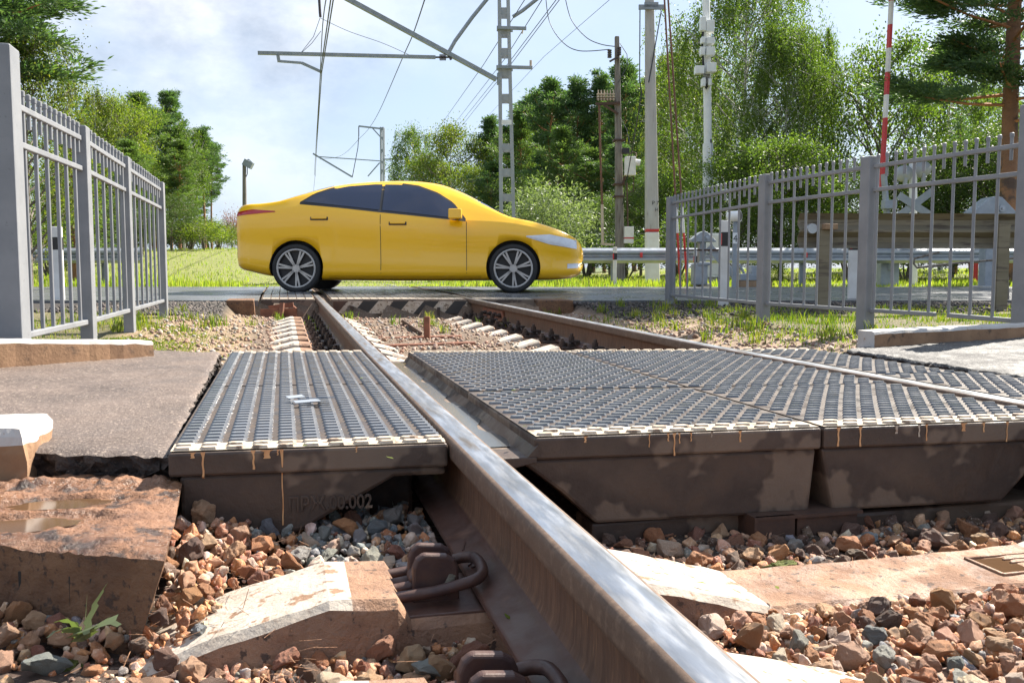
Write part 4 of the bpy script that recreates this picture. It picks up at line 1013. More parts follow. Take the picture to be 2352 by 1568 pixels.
def bollard(x, ybase_v, z1, label, wd=.10, zb=None):
    v = ybase_v; u = ux(x, v); q = uv(u, v); z0 = gz(q.x, q.y)-.05; root = thing('bollard', (q.x, q.y, z0+.05), label, 'bollard')
    def seg(za, zb_, cut, name, matn, grow=0):
        b = MB(); hw = wd/2+grow; dp = .045+grow; P_ = lambda a, c, z: uv(u+a, v+c, z)
        s = [(-hw, -dp), (hw, -dp), (hw, dp), (-hw*.2, dp), (-hw, dp*.2)]
        b.prism([P_(a, c, za) for a, c in s], (0, 0, zb_-za)); b.build(name, [matn], root, bevel=.008 if name == 'post' else 0)
    zt = z1; zb2, za2 = zt-.105*(z1+.0)/.75*1.0, zt-.23*(z1)/.75
    seg(z0, zt, 0, 'post', 'white_paint'); seg(za2, zb2, 0, 'band', 'black_paint', .002)
    b = MB(); c = uv(u-wd*.42, v-.03, (za2+zb2)/2); b.box(c, (.02, .05, (zb2-za2)*.8), RR); b.build('reflector', ['reflector_red'], root)
bollard(1660, 9.35, .85, 'white bollard with black band between the two farther posts of the right fence')
bollard(1956, 10.3, .82, 'white bollard standing behind the brown guard rail post')
bollard(136, 10.1, .82, 'white bollard with black band behind the left fence')
bollard(1595, 15.4, .66, 'thin black and white bollard beside the grey barrier machine', wd=.05)
bollard(1411, 16.45, .74, 'white bollard bolted to the guard rail post right of the car', wd=.07)
q = uv(ux(2238, 19), 19); b = MB(); z = gz(q.x, q.y); b.cyl((q.x, q.y, z-.1), (q.x, q.y, z+.75), .045, 12)
tag(b.build('marker_post', ['red_paint'], origin=(q.x, q.y, z), bevel=.004), 'plain red marker post beyond the road at the right', 'marker post')
# bent pipe railing in front of the road
t = thing('pipe_railing', uv(ux(2200, 9.4), 9.4, 0), 'thin rusty bent pipe railing lying askew behind the right fence', 'railing')
T = lambda x, y, d=9.4: ond(x, y, d)
b = MB(); b.tube([T(2157, 579), T(2100, 594), T(2099, 606), T(2106, 615), T(2200, 604), T(2345, 592)], .011, 8); b.build('pipe', ['pole_wood'], t)
b = MB(); a = T(2226, 602); a2 = T(2231, 690); b.tube([a, a2], .010, 8); b.build('leg', ['wire_rust'], t)
b = MB(); b.tube([T(2312, 560), T(2316, 688)], .010, 8); b.build('leg', ['pole_wood'], t)

# crossing machinery beyond the road
def trap_machine(xc, v, ytop, scale, label, flip=1):
    u = ux(xc, v); q = uv(u, v); z0 = gz(q.x, q.y); zt = CAMH+(615-ytop)*v/FPX; t = thing('barrier_machine', (q.x, q.y, z0), label, 'barrier machine')
    W_ = scale; H_ = W_*.62; U = lambda a, z, d=0: uv(u+a*W_*flip, v+d, z)
    b = MB(); pr = [(-.5, zt-H_*.55), (-.12, zt-.02), (.02, zt), (.14, zt-.02), (.5, zt-H_*.62), (.5, zt-H_*.72), (-.5, zt-H_*.72)]
    b.prism([U(a, z, -.16) for a, z in pr], FH*.32); b.build('housing', ['grey_paint'], t, bevel=.01)
    b = MB(); c = U(.12, zt-H_*.45, -.17); b.cyl(c, c-FH*.03, .05*W_/.7, 14); b.cyl(c-FH*.03, c-FH*.06, .022, 6); b.build('bolt', ['galvanised'], t)
    b = MB(); b.box(U(-.0, (z0+zt-H_*.72)/2, .02), (.26*W_, .22, zt-H_*.72-z0), RR); b.build('pedestal', ['grey_paint'], t, bevel=.01)
    b = MB(); b.box(U(0, z0+.03, .02), (.5*W_, .4, .06), RR); b.build('foot', ['pole_concrete'], t, bevel=.01)
    return t, U, z0, zt
t, U, z0, zt = trap_machine(1610, 15.7, 532, .42, 'grey crossing barrier machine with a diagonal arm by the number sign')
b = MB(); b.bar(ond(1628, 566, 15.55), ond(1692, 640, 15.55), .07, .13); b.build('arm', ['grey_paint'], t, bevel=.008)
b = MB(); b.bar(ond(1560, 575, 15.5), ond(1660, 574, 15.5), .04, .03); b.build('cross_bar', ['rust_dark'], t)
b = MB(); b.box(ond(1606, 630, 15.4), (.24, .25, .36), RR); b.box(ond(1615, 606, 15.35), (.2, .2, .06), RR); b.build('motor_box', ['grey_paint'], t, bevel=.02)
q = ond(1728, 622, 15.3); z = gz(q.x, q.y)
t = thing('floor_machine', (q.x, q.y, z), 'low grey machine box on timber beside the barrier machine', 'machine box')
b = MB(); b.box((q.x, q.y, z+.19), (.5, .4, .11), RR); b.box(q+cR*.08+Vector((0, 0, z+.31-q.z)), (.28, .34, .14), RR); b.build('housing', ['grey_paint'], t, bevel=.012)
b = MB(); b.bar(ond(1697, 606, 15.2), ond(1712, 634, 15.2), .09, .03); b.build('lever', ['grey_paint'], t, bevel=.006)
b = MB(); b.box((q.x, q.y, z+.06), (.55, .45, .14), RR); b.build('timber_base', ['timber'], t, bevel=.006)
# dwarf signal with the number plate
q = ond(1686, 640, 15.0); z = gz(q.x, q.y); zt = CAMH+(615-490)*15.0/FPX
t = thing('dwarf_signal', (q.x, q.y, z), 'small white hooded signal on a grey post carrying the number 4 plate', 'signal')
b = MB(); b.box((q.x, q.y, (z+zt)/2), (.07, .05, zt-z), RR); b.build('post', ['grey_paint'], t, bevel=.006)
b = MB(); c = ond(1684, 497, 15.0); dr = (cR*.75-FH*.55).normalized()
b.tube([c-dr*.12, c-dr*.10, c-dr*.05, c+dr*.12], [.02, .06, .085, .09], 20); h = b.build('lamp_head', ['white_enamel'], t)
b = MB(); b.cyl(c+dr*.121, c+dr*.123, .078, 20); b.cyl(c+dr*.1235, c+dr*.126, .05, 20); b.build('lens', ['car_black'], h)
b = MB(); c = ond(1689.5, 547, 14.95); b.box(c, (.085, .012, .175), RR); pl_ = b.build('number_plate', ['white_enamel'], t)
lettering('4', .17, .001, c-cR*.042-FH*.008-Vector((0, 0, .062)), (PI/2, 0, -YAW), 'black_paint', t, 'number', .85)
# tall red and white boom with its pedestal
q = ond(2036, 655, 17); z = gz(q.x, q.y); t = thing('crossing_barrier', (q.x, q.y, z), 'raised red and white crossing barrier boom standing upright behind the right fence', 'barrier')
b = MB(); b.box((q.x, q.y, z+.45), (.34, .3, .9), RR); b.box((q.x, q.y, z+.94), (.4, .36, .1), RR); b.build('pedestal', ['grey_paint'], t, bevel=.012)
b = MB(); b.bar(ond(2046, 620, 16.8), ond(2030, 400, 16.8), .12, .05); b.build('boom_bracket', ['grey_paint'], t, bevel=.005)
b = MB(); b.box(ond(2042, 470, 16.75), (.22, .2, .16), RR); b.build('counterweight', ['grey_paint'], t, bevel=.01)
ys = [430, 381, 271, 218, 166, 111, 57, 3, -60, -120]
bx = lambda y: 2047.5-.0525*y
for k in range(len(ys)-1):
    y0, y1 = ys[k], ys[k+1]; b = MB(); b.bar(ond(bx(y0), y0, 16.9), ond(bx(y1), y1, 16.9), .085, .05); b.build('boom_band', ['red_paint' if k in (0, 1, 3, 5, 7) else 'white_paint'], t)
# crossing signal: post, two lamps seen from behind, diagonal cross boards
q = ond(2098, 650, 18); z = gz(q.x, q.y); t = thing('crossing_signal', (q.x, q.y, z), 'white crossing signal post with diagonal cross boards and two lamps seen from behind', 'signal')
b = MB(); b.cyl((q.x, q.y, z), ond(2097, 374, 18), .075, 14); b.build('post', ['white_enamel'], t)
for x0, y0, x1, y1 in ((2064, 448, 2142, 498), (2143, 438, 2060, 500)):
    b = MB(); b.bar(ond(x0, y0, 17.88-(.02 if x0 < 2100 else 0)), ond(x1, y1, 17.88-(.02 if x0 < 2100 else 0)), .012, .14); b.build('cross_board', ['grey_paint'], t)
b = MB(); b.bar(ond(2080, 400, 18), ond(2140, 384, 18), .05, .05); b.build('cross_arm', ['grey_paint'], t)
for x, y in ((2080, 398), (2122, 388)):
    b = MB(); c = ond(x, y, 17.9); b.tube([c+FH*.12, c, c-FH*.06], [.16, .15, .03], 20); l = b.build('lamp', ['mast_paint'], t)
    b = MB(); c2 = c+Vector((0, 0, -.18)); b.box(c2, (.06, .06, .22), RR); b.build('lamp_bracket', ['mast_paint'], l)
trap_machine(2266, 14.5, 454, .70, 'large grey barrier machine with ribbed sloping top beyond the brown guard rail')
q = ond(1638, 560, 21); z = gz(q.x, q.y); t = thing('cabinet', (q.x, q.y, z), 'white cabinet at the foot of the tall white mast', 'cabinet')
b = MB(); b.box((q.x, q.y, z+.62), (.42, .35, 1.0), RR); b.build('housing', ['white_enamel'], t, bevel=.01); b = MB(); b.box(q-FH*.18+Vector((0, 0, z+.62-q.z)), (.36, .012, .9), RR); b.build('door', ['white_paint'], t, bevel=.004)
b = MB(); b.box((q.x, q.y, z+.06), (.3, .25, .14), RR); b.build('plinth', ['pole_concrete'], t)

# ------------------------------------------------------------------ poles
def toppt(x, y, v): return ond(x, y, v)
# square concrete pole with red band
v = 18.6; q = ond(1499, 651, v); z = gz(q.x, q.y); t = thing('utility_pole', (q.x, q.y, z), 'thick grey concrete pole with red band and white foot right of the car', 'utility pole')
top = ond(1491, -60, v); base = Vector((q.x, q.y, z-.2))
def taper(b, A, B, wa, wb, m=0):
    P_ = lambda c, w_: [c+cR*a*w_/2+FH*d*w_/2 for a, d in ((-1, -1), (1, -1), (1, 1), (-1, 1))]
    b.hexa(P_(A, wa), P_(B, wb), m)
zr = CAMH+(615-534)*v/FPX; f = (zr-base.z)/(top.z-base.z); m1 = base.lerp(top, f); m2 = base.lerp(top, f+.011)
b = MB(); taper(b, m1, top, .255, .155); b.build('shaft', ['pole_concrete'], t, bevel=.02)
b = MB(); taper(b, base, m1, .27, .256); b.build('foot', ['white_paint'], t, bevel=.02)
b = MB(); taper(b, m1, m2, .262, .262); b.build('band', ['red_paint'], t, bevel=.02)
b = MB(); c = ond(1496, 17, v-.15); b.bar(c-cR*.25, c+cR*.27, .05, .09); b.bar(ond(1480, 12, v-.15), ond(1512, 12, v-.15), .05, .1); b.build('cross_arm', ['grey_paint'], t)
for s_, dx, dy, sz in (('Р 7', 1497, 470, .10), ('Н', 1504, 486, .10)):
    c = ond(dx, dy, v-.146); lettering(s_, sz, .001, c, (PI/2, 0, -YAW), 'black_paint', t)
b = MB(); 
for (x0, y0, x1, y1) in ((1470, 20, 1469, 190), (1519, 25, 1490, 190)): b.tube([ond(x0, y0, v-.1), ond(x1, y1, v-.1)], .012, 6)
b.tube([ond(1470, 190, v-.1), ond(1474, 215, v-.1), ond(1430, 470, v+1.5)], .012, 6); b.build('cable', ['wire'], t)
for x0, x1, lb in ((1524, 1564, 'left one of two rusty guy rods beside the concrete pole'), (1532, 1580, 'right one of two rusty guy rods beside the concrete pole')):
    b = MB(); A = ond(x0, -40, 15.9); B = ond(x1, 650, 15.9); B.z = gz(B.x, B.y)-.1; M1 = A.lerp(B, .72)
    b.tube([A, M1], .017, 8); b.tube([M1, M1.lerp(B, .3)], .024, 8, 1); b.tube([M1.lerp(B, .3), B], .02, 8, 2)
    tag(b.build('guy_rod', ['wire_rust', 'white_paint', 'reflector_red'], origin=tuple(B)), lb, 'guy rod')
# equipment pole
v = 21.0; q = ond(1425, 640, v); z = gz(q.x, q.y); t = thing('utility_pole', (q.x, q.y, z), 'weathered equipment pole with insulator rack and white boxes left of the concrete pole', 'utility pole')
A = Vector((q.x, q.y, z-.2)); B = ond(1417, 84, v)
b = MB(); taper(b, A, B, .22, .10); b.build('shaft', ['pole_wood'], t, bevel=.02)
b = MB(); taper(b, A.lerp(B, .155), A.lerp(B, .163), .222, .222); b.build('band', ['red_paint'], t)
b = MB()
for y in (323, 424, 452): c = ond(1421, y, v); b.box(c, (.26, .26, .04), RR)
b.build('clamp', ['rust_dark'], t)
W = lambda x, y, dv=-.12: ond(x, y, v+dv)
b = MB(); b.bar(W(1368, 239), W(1424, 237), .06, .06); b.bar(W(1385, 240), W(1420, 262), .04, .05); b.bar(W(1370, 228), W(1412, 228), .05, .05); b.build('bracket', ['rust_dark'], t)
for x in (1374, 1381, 1388, 1395, 1402, 1409):
    b = MB(); 
    for k in range(3): c = W(x, 230-k*6); b.cyl(c, c+Vector((0, 0, .03)), .035, 10)
    c = W(x, 232); b.cyl(c, c+Vector((0, 0, .24)), .014, 8); b.build('insulator', ['cream_insul'], t)
for x, y in ((1400, 118), (1422, 112)):
    b = MB(); 
    for k in range(4): c = W(x, y+k*5); b.cyl(c, c+Vector((0, 0, .028)), .05, 10)
    b.bar(W(x, y+24), W(1418, 132), .04, .04); b.build('insulator', ['insulator'], t)
b = MB(); b.tube([W(1376, 240), W(1379, 360), W(1383, 470)], .025, 8); b.build('rod', ['wire_rust'], t)
b = MB(); b.tube([W(1383, 470), W(1384, 560)], .035, 8); b.bar(W(1380, 560), W(1410, 562), .05, .05); b.build('rod_sleeve', ['cream_insul'], t)
b = MB(); b.box(W(1447, 382, -.25), (.24, .2, .42), RR); b.cyl(W(1455, 372, -.25), W(1470, 374, -.25), .07, 12); b.build('switch_box', ['white_paint'], t, bevel=.015)
b = MB(); b.box(W(1437, 347, -.2), (.16, .16, .12), RR); b.build('camera', ['car_black'], t, bevel=.01)
b = MB(); b.tube([W(1436, 400), W(1432, 420), W(1424, 425)], .03, 6); b.tube([W(1440, 362), W(1452, 348), W(1462, 352), W(1458, 372)], .012, 6); b.tube([W(1456, 405), W(1455, 440), W(1446, 440)], .012, 6); b.tube([W(1440, 420), W(1442, 520)], .02, 6); b.build('conduit', ['rust_dark'], t)
b = MB(); b.box(W(1444, 540, -.2), (.21, .18, .38), RR); bx_ = b.build('meter_box', ['white_paint'], t, bevel=.012); b = MB(); b.box(W(1444, 547, -.2), (.214, .184, .03), RR); b.build('red_stripe', ['red_paint'], bx_)
b = MB(); b.tube([W(1424, 100), W(1440, 125), W(1442, 150), W(1420, 190)], .008, 6); b.tube([W(1424, 270), W(1440, 300), W(1446, 330)], .008, 6); b.build('cable', ['wire'], t)
# white mast with boxes
v = 24.0; q = ond(1628, 600, v); z = gz(q.x, q.y); t = thing('camera_mast', (q.x, q.y, z), 'slim white mast carrying stacked white boxes in front of the tall birch', 'mast')
b = MB(); A = ond(1621, -60, v); M_ = ond(1625.5, 318, v); b.tube([Vector((q.x, q.y, z-.1)), ond(1626, 330, v)], [.15, .135], 14); b.tube([ond(1626, 330, v), A], [.105, .095], 14); b.build('pole', ['white_enamel'], t)
for x0, y0, x1, y1 in ((1608, 42, 1620, 72), (1621, 49, 1639, 75), (1610, 87, 1618, 101), (1622, 88, 1640, 103), (1608, 110, 1618, 128), (1621, 110, 1640, 129), (1596, 153, 1616, 171), (1622, 146, 1643, 167), (1611, 181, 1619, 200), (1625, 183, 1633, 198)):
    c = ond((x0+x1)/2, (y0+y1)/2, v-.2); b = MB(); b.box(c, ((x1-x0)*v/FPX, .22, (y1-y0)*v/FPX), RR); b.build('equipment_box', ['white_enamel'], t, bevel=.015)
b = MB()
for k in range(7): x = 1612+k*3; b.tube([ond(x, 170, v-.3), ond(x+2, 190, v-.25), ond(1622, 205, v-.2)], .012, 6)
b.tube([ond(1616, 40, v-.15), ond(1613, 110, v-.18), ond(1617, 170, v-.15)], .03, 6); b.tube([ond(1633, 320, v-.1), ond(1634, 390, v-.1)], .02, 6); b.build('cable', ['car_black'], t)
# floodlight pole, far left
v = 42; q = ond(562, 545, v); z = gz(q.x, q.y); t = thing('floodlight_pole', (q.x, q.y, z), 'thin dark floodlight pole behind the rear of the car', 'lamp post')
b = MB(); b.tube([(q.x, q.y, z-.2), ond(561, 378, v)], [.12, .08], 10); b.build('pole', ['pole_wood'], t)
b = MB(); c = ond(570, 377, v); b.box(c, (.42, .3, .3), RR @ Matrix.Rotation(.5, 3, 'Y')); b.bar(ond(560, 376, v), ond(571, 366, v), .05, .05); b.bar(ond(571, 366, v), ond(582, 376, v), .05, .05); b.build('floodlight', ['grey_paint'], t)
b = MB(); c = ond(565, 415, v-.1); b.tube([ond(568, 385, v), ond(568, 400, v), ond(562, 412, v)], .02, 6); b.build('cable', ['wire'], t)

# ------------------------------------------------------------------ catenary mast, cantilever, wires
def lattice(name, xl, xr, ytop, ybot, v, wl, label, battens, leg=.085):
    q = ond((xl[1]+xr[1])/2, 600, v); z = gz(q.x, q.y); t = thing(name, (q.x, q.y, z), label, 'catenary mast')
    yb = 615+(CAMH-z)*FPX/v
    ex = lambda xs, y: xs[0]+(xs[1]-xs[0])*(y-ytop)/(ybot-ytop)
    for xs, s in ((xl, 1), (xr, -1)):
        for dv in (0, wl):
            b = MB(); A, B = ond(ex(xs, yb), yb, v+dv*0), ond(xs[0], ytop, v)
            A = A+FH*dv; B = B+FH*dv; b.bar(A, B, leg, leg, 0, up=FH); b.build('leg', ['mast_paint'], t)
    for y in battens:
        for dv in (-.012, wl+.012):
            b = MB(); A, B = ond(ex(xl, y), y, v)+FH*dv, ond(ex(xr, y), y, v)+FH*dv; b.bar(A, B, .012, .16 if leg > .08 else .12); b.build('batten', ['mast_paint'], t)
        if battens.index(y) % 2 == 0:
            for xs in (xl, xr):
                b = MB(); A = ond(ex(xs, y), y, v); b.bar(A, A+FH*wl, .012, .14); b.build('batten', ['mast_paint'], t)
    return t
VM = 22.0
tm = lattice('catenary_mast', (1147, 1151), (1167, 1180), 0, 500, VM, .36, 'tall grey steel ladder mast rising behind the front of the yellow car', [-25, 26, 71, 119, 166, 224, 338, 395, 453])
b = MB(); c = ond(1163.5, 281, VM-.04); b.box(c, (.24, .015, .11), RR); b.build('plate', ['white_enamel'], tm)
YM = ond(1145, 180, VM).y
K = lambda x, y, dy=0: ony(x, y, YM+dy)
for x0, x1, y, y2 in ((1141, 1209, 64, 66), (1140, 1223, 154, 156)):
    b = MB(); b.bar(ond(x0, y, VM-.08), ond(x1, y2, VM-.08), .07, .07); b.bar(ond(x0, y+5, VM+.42), ond(1178, y2+5, VM+.42), .06, .06); b.build('bracket_arm', ['grey_paint'], tm)
b = MB(); c = ond(1219, 145, VM-.08); b.cyl(c-Vector((0, 0, .1)), c+Vector((0, 0, .06)), .03, 8); b.tube([ond(1198, 66, VM), ond(1201, 72, VM), ond(1199, 78, VM)], .015, 6); b.build('insulator', ['cream_insul'], tm)
b = MB(); b.bar(K(1140, 183), K(787, -8), .10, .10); b.bar(K(787, -8), K(600, -120), .10, .10); b.bar(K(1146, 168), K(1146, 195), .10, .08); b.build('cantilever_beam', ['grey_paint'], tm)
b = MB(); b.tube([K(1030, 122), K(1045, 95), K(1085, 40), K(1150, -40)], .045, 8); b.build('cantilever_stay', ['grey_paint'], tm)
b = MB(); b.tube([ond(1178, 39, VM), ond(1200, 25, VM), ond(1250, -15, VM)], .045, 8); b.build('feeder_stay', ['grey_paint'], tm)
b = MB(); b.bar(K(592, 122), K(1000, 132), .07, .075); b.build('registration_tube', ['grey_paint'], tm)
b = MB(); b.cyl(K(1000, 132), K(1038, 132), .022, 8); 
for k in range(5): b.cyl(K(1010+k*3, 132.2), K(1011.4+k*3, 132.2), .075, 12)
b.bar(K(1036, 138), K(1030, 122), .05, .05); b.build('insulator', ['insulator'], tm)
b = MB(); b.bar(K(638, 126), K(641, 143), .06, .07); b.bar(K(641, 141), K(693, 145), .04, .05); b.bar(K(693, 145), K(739, 166), .04, .06); b.build('registration_arm', ['grey_paint'], tm)
def wire(name, pts, rad, label, matn='wire', grp=None, drops=None):
    b = MB(); b.tube(pts, rad, 6); o = b.build(name, [matn], origin=tuple(pts[0])); tag(o, label, 'overhead wire', grp); return o
def smooth(P_, n=8):
    out = []
    for i in range(len(P_)-1):
        p0 = P_[max(0, i-1)]; p1 = P_[i]; p2 = P_[i+1]; p3 = P_[min(len(P_)-1, i+2)]
        for k in range(n):
            s = k/n; out.append(.5*((2*p1)+(p2-p0)*s+(2*p0-5*p1+4*p2-p3)*s*s+(3*p1-p0-3*p2+p3)*s**3))
    return out+[P_[-1]]
wire('contact_wire', [K(775, -60, -8), K(739, 166), ond(728, 330, 42), ond(724, 400, 62), ond(720, 440, 80), ond(717, 480, 110)], .012, 'overhead contact wire held by the left tip of the registration arm')
wire('contact_wire', [K(768, -60, -8), K(736, 168), ond(726, 330, 42), ond(722, 402, 62)], .012, 'second overhead contact wire running just beside the first')
wire('catenary_wire', smooth([K(760, -50, -6), K(741, 60), ond(733, 230, 32), ond(728, 320, 45), ond(724, 405, 62)]), .012, 'carrier wire above the contact wires over the near track')
wire('carrier_insulator_string', [ond(732, -20, 21), ond(735, 30, 21), ond(736, 40, 21)], .03, 'dark insulator string hanging at the top of the photo above the registration tube', 'insulator')
wire('tie_wire', [K(688, 126), K(720, 85), ond(735, 42, 21)], .006, 'thin sloping tie wire from the registration tube to the insulator string')
wire('tie_wire', [K(688, 126), K(716, 100), ond(737, 72, 21)], .006, 'lower thin tie wire from the registration tube to the carrier wire')
wire('tie_wire', smooth([ond(736, 42, 21), K(800, 72), K(880, 100), K(945, 129)]), .006, 'thin curved tie wire from the insulator string to the registration tube')
wire('feeder_wire', smooth([ond(985, -30, 18), ond(949, 78, 24), ond(924, 135, 30), ond(870, 258, 48), ond(846, 297, 68), ond(826, 318, 74)]), .014, 'long slanting feeder wire crossing behind the cantilever beam')
wire('feeder_wire', smooth([ond(826, 318, 74), ond(795, 350, 90), ond(770, 362, 110), ond(735, 366, 130)]), .016, 'distant feeder wire sagging beyond the far mast')
for k, (a, c, e, lb) in enumerate((((1205, 0), (1110, 150), (998, 308), 'leftmost of the wires slanting down left of the ladder mast'), ((1245, 0), (1160, 135), (1032, 300), 'second of the wires slanting down left of the ladder mast'), ((1270, 10), (1172, 140), (1040, 305), 'third of the wires slanting down left of the ladder mast'), ((1285, 0), (1172, 150), (1046, 308), 'lowest of the wires slanting down left of the ladder mast'), ((1400, 0), (1250, 130), (1080, 310), 'thin faint wire slanting behind the right arm of the ladder mast'))):
    wire('feeder_wire', [ond(a[0]+30, a[1]-40, 18), ond(a[0], a[1], 20), ond(c[0], c[1], 27), ond(e[0], e[1], 70)], .009 if k < 4 else .006, lb)
wire('service_wire', smooth([ond(1253, -10, 22), ond(1262, 50, 22), ond(1290, 95, 21.5), ond(1330, 117, 21.2), ond(1400, 114, 21)]), .010, 'lower sagging service wire leading to the equipment pole')
wire('service_wire', smooth([ond(1297, -10, 22), ond(1312, 45, 22), ond(1345, 85, 21.5), ond(1380, 102, 21.2), ond(1420, 108, 21)]), .010, 'upper sagging service wire leading to the equipment pole')
# far mast
tf = lattice('catenary_mast', (874, 875), (880, 881), 292, 410, 72, .5, 'small distant ladder mast seen above the car roof', [295, 317, 345, 372, 392], leg=.11)
FK = lambda x, y: ond(x, y, 72)
b = MB(); b.bar(FK(824, 290), FK(876, 296), .12, .12); b.bar(FK(854, 293), FK(874, 315), .09, .09); b.build('cantilever_beam', ['grey_paint'], tf)
b = MB(); b.bar(FK(824, 290), FK(824, 313), .07, .07); b.build('insulator', ['insulator'], tf)
b = MB(); b.bar(FK(719, 353), FK(808, 406), .13, .13); b.bar(FK(730, 360), FK(874, 370), .07, .07); b.build('registration_tube', ['grey_paint'], tf)
b = MB(); b.bar(FK(845, 405), FK(872, 374), .08, .08); b.bar(FK(882, 366), FK(936, 366), .10, .10); b.bar(FK(886, 390), FK(915, 368), .08, .08); b.build('bracket_arm', ['grey_paint'], tf)
for x in (906, 919, 933):
    b = MB(); b.cyl(FK(x, 365), FK(x, 358), .10, 8); b.build('insulator', ['insulator'], tf)
wire('drop_wire', [FK(824, 313), FK(822, 340), FK(809, 408)], .03, 'thin wire dropping from the left end of the far mast arm')

# ------------------------------------------------------------------ the yellow car
zc = .0525
Pr, Pf = onz(680, 672.5, zc), onz(1179, 672.5, zc); s = (Pf-Pr).length/2.7; ang = math.atan2(Pf.y-Pr.y, Pf.x-Pr.x)
car = thing('car', Pr+Vector((-math.sin(ang), math.cos(ang), 0))*.9*s+Vector((0, 0, 0)), 'bright yellow four door saloon car crossing the tracks from left to right', 'car')
car.rotation_euler = (0, 0, ang); car.scale = (s, s, s)
TOPP = [(-.80, .84), (-.775, 1.03), (-.72, 1.098), (-.44, 1.125), (-.22, 1.155), (.05, 1.238), (.25, 1.305), (.46, 1.36), (.75, 1.405), (1.06, 1.43), (1.3, 1.435), (1.56, 1.422), (1.8, 1.38), (2.06, 1.276), (2.35, 1.115), (2.62, .965), (2.72, .935), (2.96, .885), (3.2, .815), (3.4, .735), (3.54, .64), (3.60, .52)]
BELT = [(-.80, .80), (-.765, .97), (-.4, 1.02), (.15, 1.085), (1.0, 1.015), (2.02, .91), (2.62, .875), (3.0, .81), (3.37, .69), (3.55, .58), (3.60, .49)]
BOT = [(-.80, .38), (-.765, .30), (-.6, .25), (-.3, .19), (.3, .15), (3.0, .15), (3.4, .17), (3.56, .22), (3.60, .30)]
WID = [(-.80, .64), (-.77, .74), (-.6, .83), (-.2, .875), (.5, .895), (2.4, .895), (2.9, .875), (3.2, .83), (3.45, .73), (3.56, .60), (3.60, .46)]
def crs(x, pts):
    for i in range(len(pts)-1):
        if x <= pts[i+1][0]:
            p0 = pts[max(0, i-1)]; p1 = pts[i]; p2 = pts[i+1]; p3 = pts[min(len(pts)-1, i+2)]; h = p2[0]-p1[0]; t = min(1, max(0, (x-p1[0])/h))
            m1 = (p2[1]-p0[1])/(p2[0]-p0[0]) if p2[0] != p0[0] else 0; m2 = (p3[1]-p1[1])/(p3[0]-p1[0])
            return (2*t**3-3*t*t+1)*p1[1]+(t**3-2*t*t+t)*h*m1+(-2*t**3+3*t*t)*p2[1]+(t**3-t*t)*h*m2
    return pts[-1][1]
def section(u):
    tp, be, bo, wd = crs(u, TOPP), crs(u, BELT), crs(u, BOT), crs(u, WID); be = min(be, tp-.02); g = tp-be; wr = wd*.955-min(.345, g*.80)
    return [(0, bo), (.55*wd, bo), (.86*wd, bo+.012), (.955*wd, bo+.045), (.992*wd, bo+.12), (.968*wd, lerp(bo, be, .30)), (.975*wd, lerp(bo, be, .60)), (1.0*wd, lerp(bo, be, .80)), (.975*wd, be-.02), (.955*wd, be), (lerp(.955*wd, wr, .36), be+g*.34), (lerp(.955*wd, wr, .74), be+g*.68), (lerp(.955*wd, wr, 1.0), be+g*.87), (wr-.07, be+g*.955), (wr*.5, tp-.006), (0, tp)]
US = [-.80+4.40*i/110 for i in range(111)]; secs = [section(u) for u in US]; m = len(secs[0]); full = 2*m-2
b = MB()
for u, sc_ in zip(US, secs):
    ring = [(u, -y, z) for y, z in sc_]+[(u, y, z) for y, z in sc_[-2:0:-1]]; b.v += [Vector(p) for p in ring]
for i in range(len(US)-1):
    for j in range(full): b.f.append((i*full+j, i*full+(j+1) % full, (i+1)*full+(j+1) % full, (i+1)*full+j)); b.m.append(0); b.s.append(True)
b.f.append(tuple(range(full))[::-1]); b.m.append(0); b.s.append(True); b.f.append(tuple(range((len(US)-1)*full, len(US)*full))); b.m.append(0); b.s.append(True)
body = b.build('body', ['car_paint', 'car_black'], car, origin=(0, 0, 0))
RW = .302
cut = MB()
for u in (0, 2.7):
    for y0, y1 in ((-1.2, -.62), (.62, 1.2)): cut.cyl((u, y0, RW+.01), (u, y1, RW+.012), .338, 40, 1)
co_ = cut.build('cutter', ['car_paint', 'car_black'], None); co_.parent = car
bo_ = body.modifiers.new('arch', 'BOOLEAN'); bo_.operation = 'DIFFERENCE'; bo_.object = co_; bo_.solver = 'EXACT'
try: bo_.material_mode = 'INDEX'
except Exception: pass
bpy.context.view_layer.update(); dg = bpy.context.evaluated_depsgraph_get(); nm_ = bpy.data.meshes.new_from_object(body.evaluated_get(dg))
body.modifiers.clear(); body.data = nm_; nm_.name = 'body'; bpy.data.objects.remove(co_)
def side_y(u, h):
    sc_ = section(u)
    for (y0, z0), (y1, z1) in zip(sc_[2:], sc_[3:]):
        if z0 <= h <= z1: return lerp(y0, y1, (h-z0)/max(1e-6, z1-z0))
    return sc_[-3][0]
def side_patch(name, matn, lo, hi, off, parent, n=28, k=6, thick=None, sides=(-1, 1)):
    """lo, hi: outlines (u, height) below and above, joined at their ends"""
    for sgn in sides:
        b = MB(); u0, u1 = lo[0][0], lo[-1][0]
        for i in range(n+1):
            u = lerp(u0, u1, i/n)
            for j in range(k+1): h = lerp(interp(u, lo), interp(u, hi), j/k); b.v.append(Vector((u, sgn*(side_y(u, h)+off), h)))
        for i in range(n):
            for j in range(k):
                f = (i*(k+1)+j, (i+1)*(k+1)+j, (i+1)*(k+1)+j+1, i*(k+1)+j+1); b.f.append(f if sgn < 0 else f[::-1]); b.m.append(0); b.s.append(True)
        b.build(name, [matn], parent, origin=(0, 0, 0))
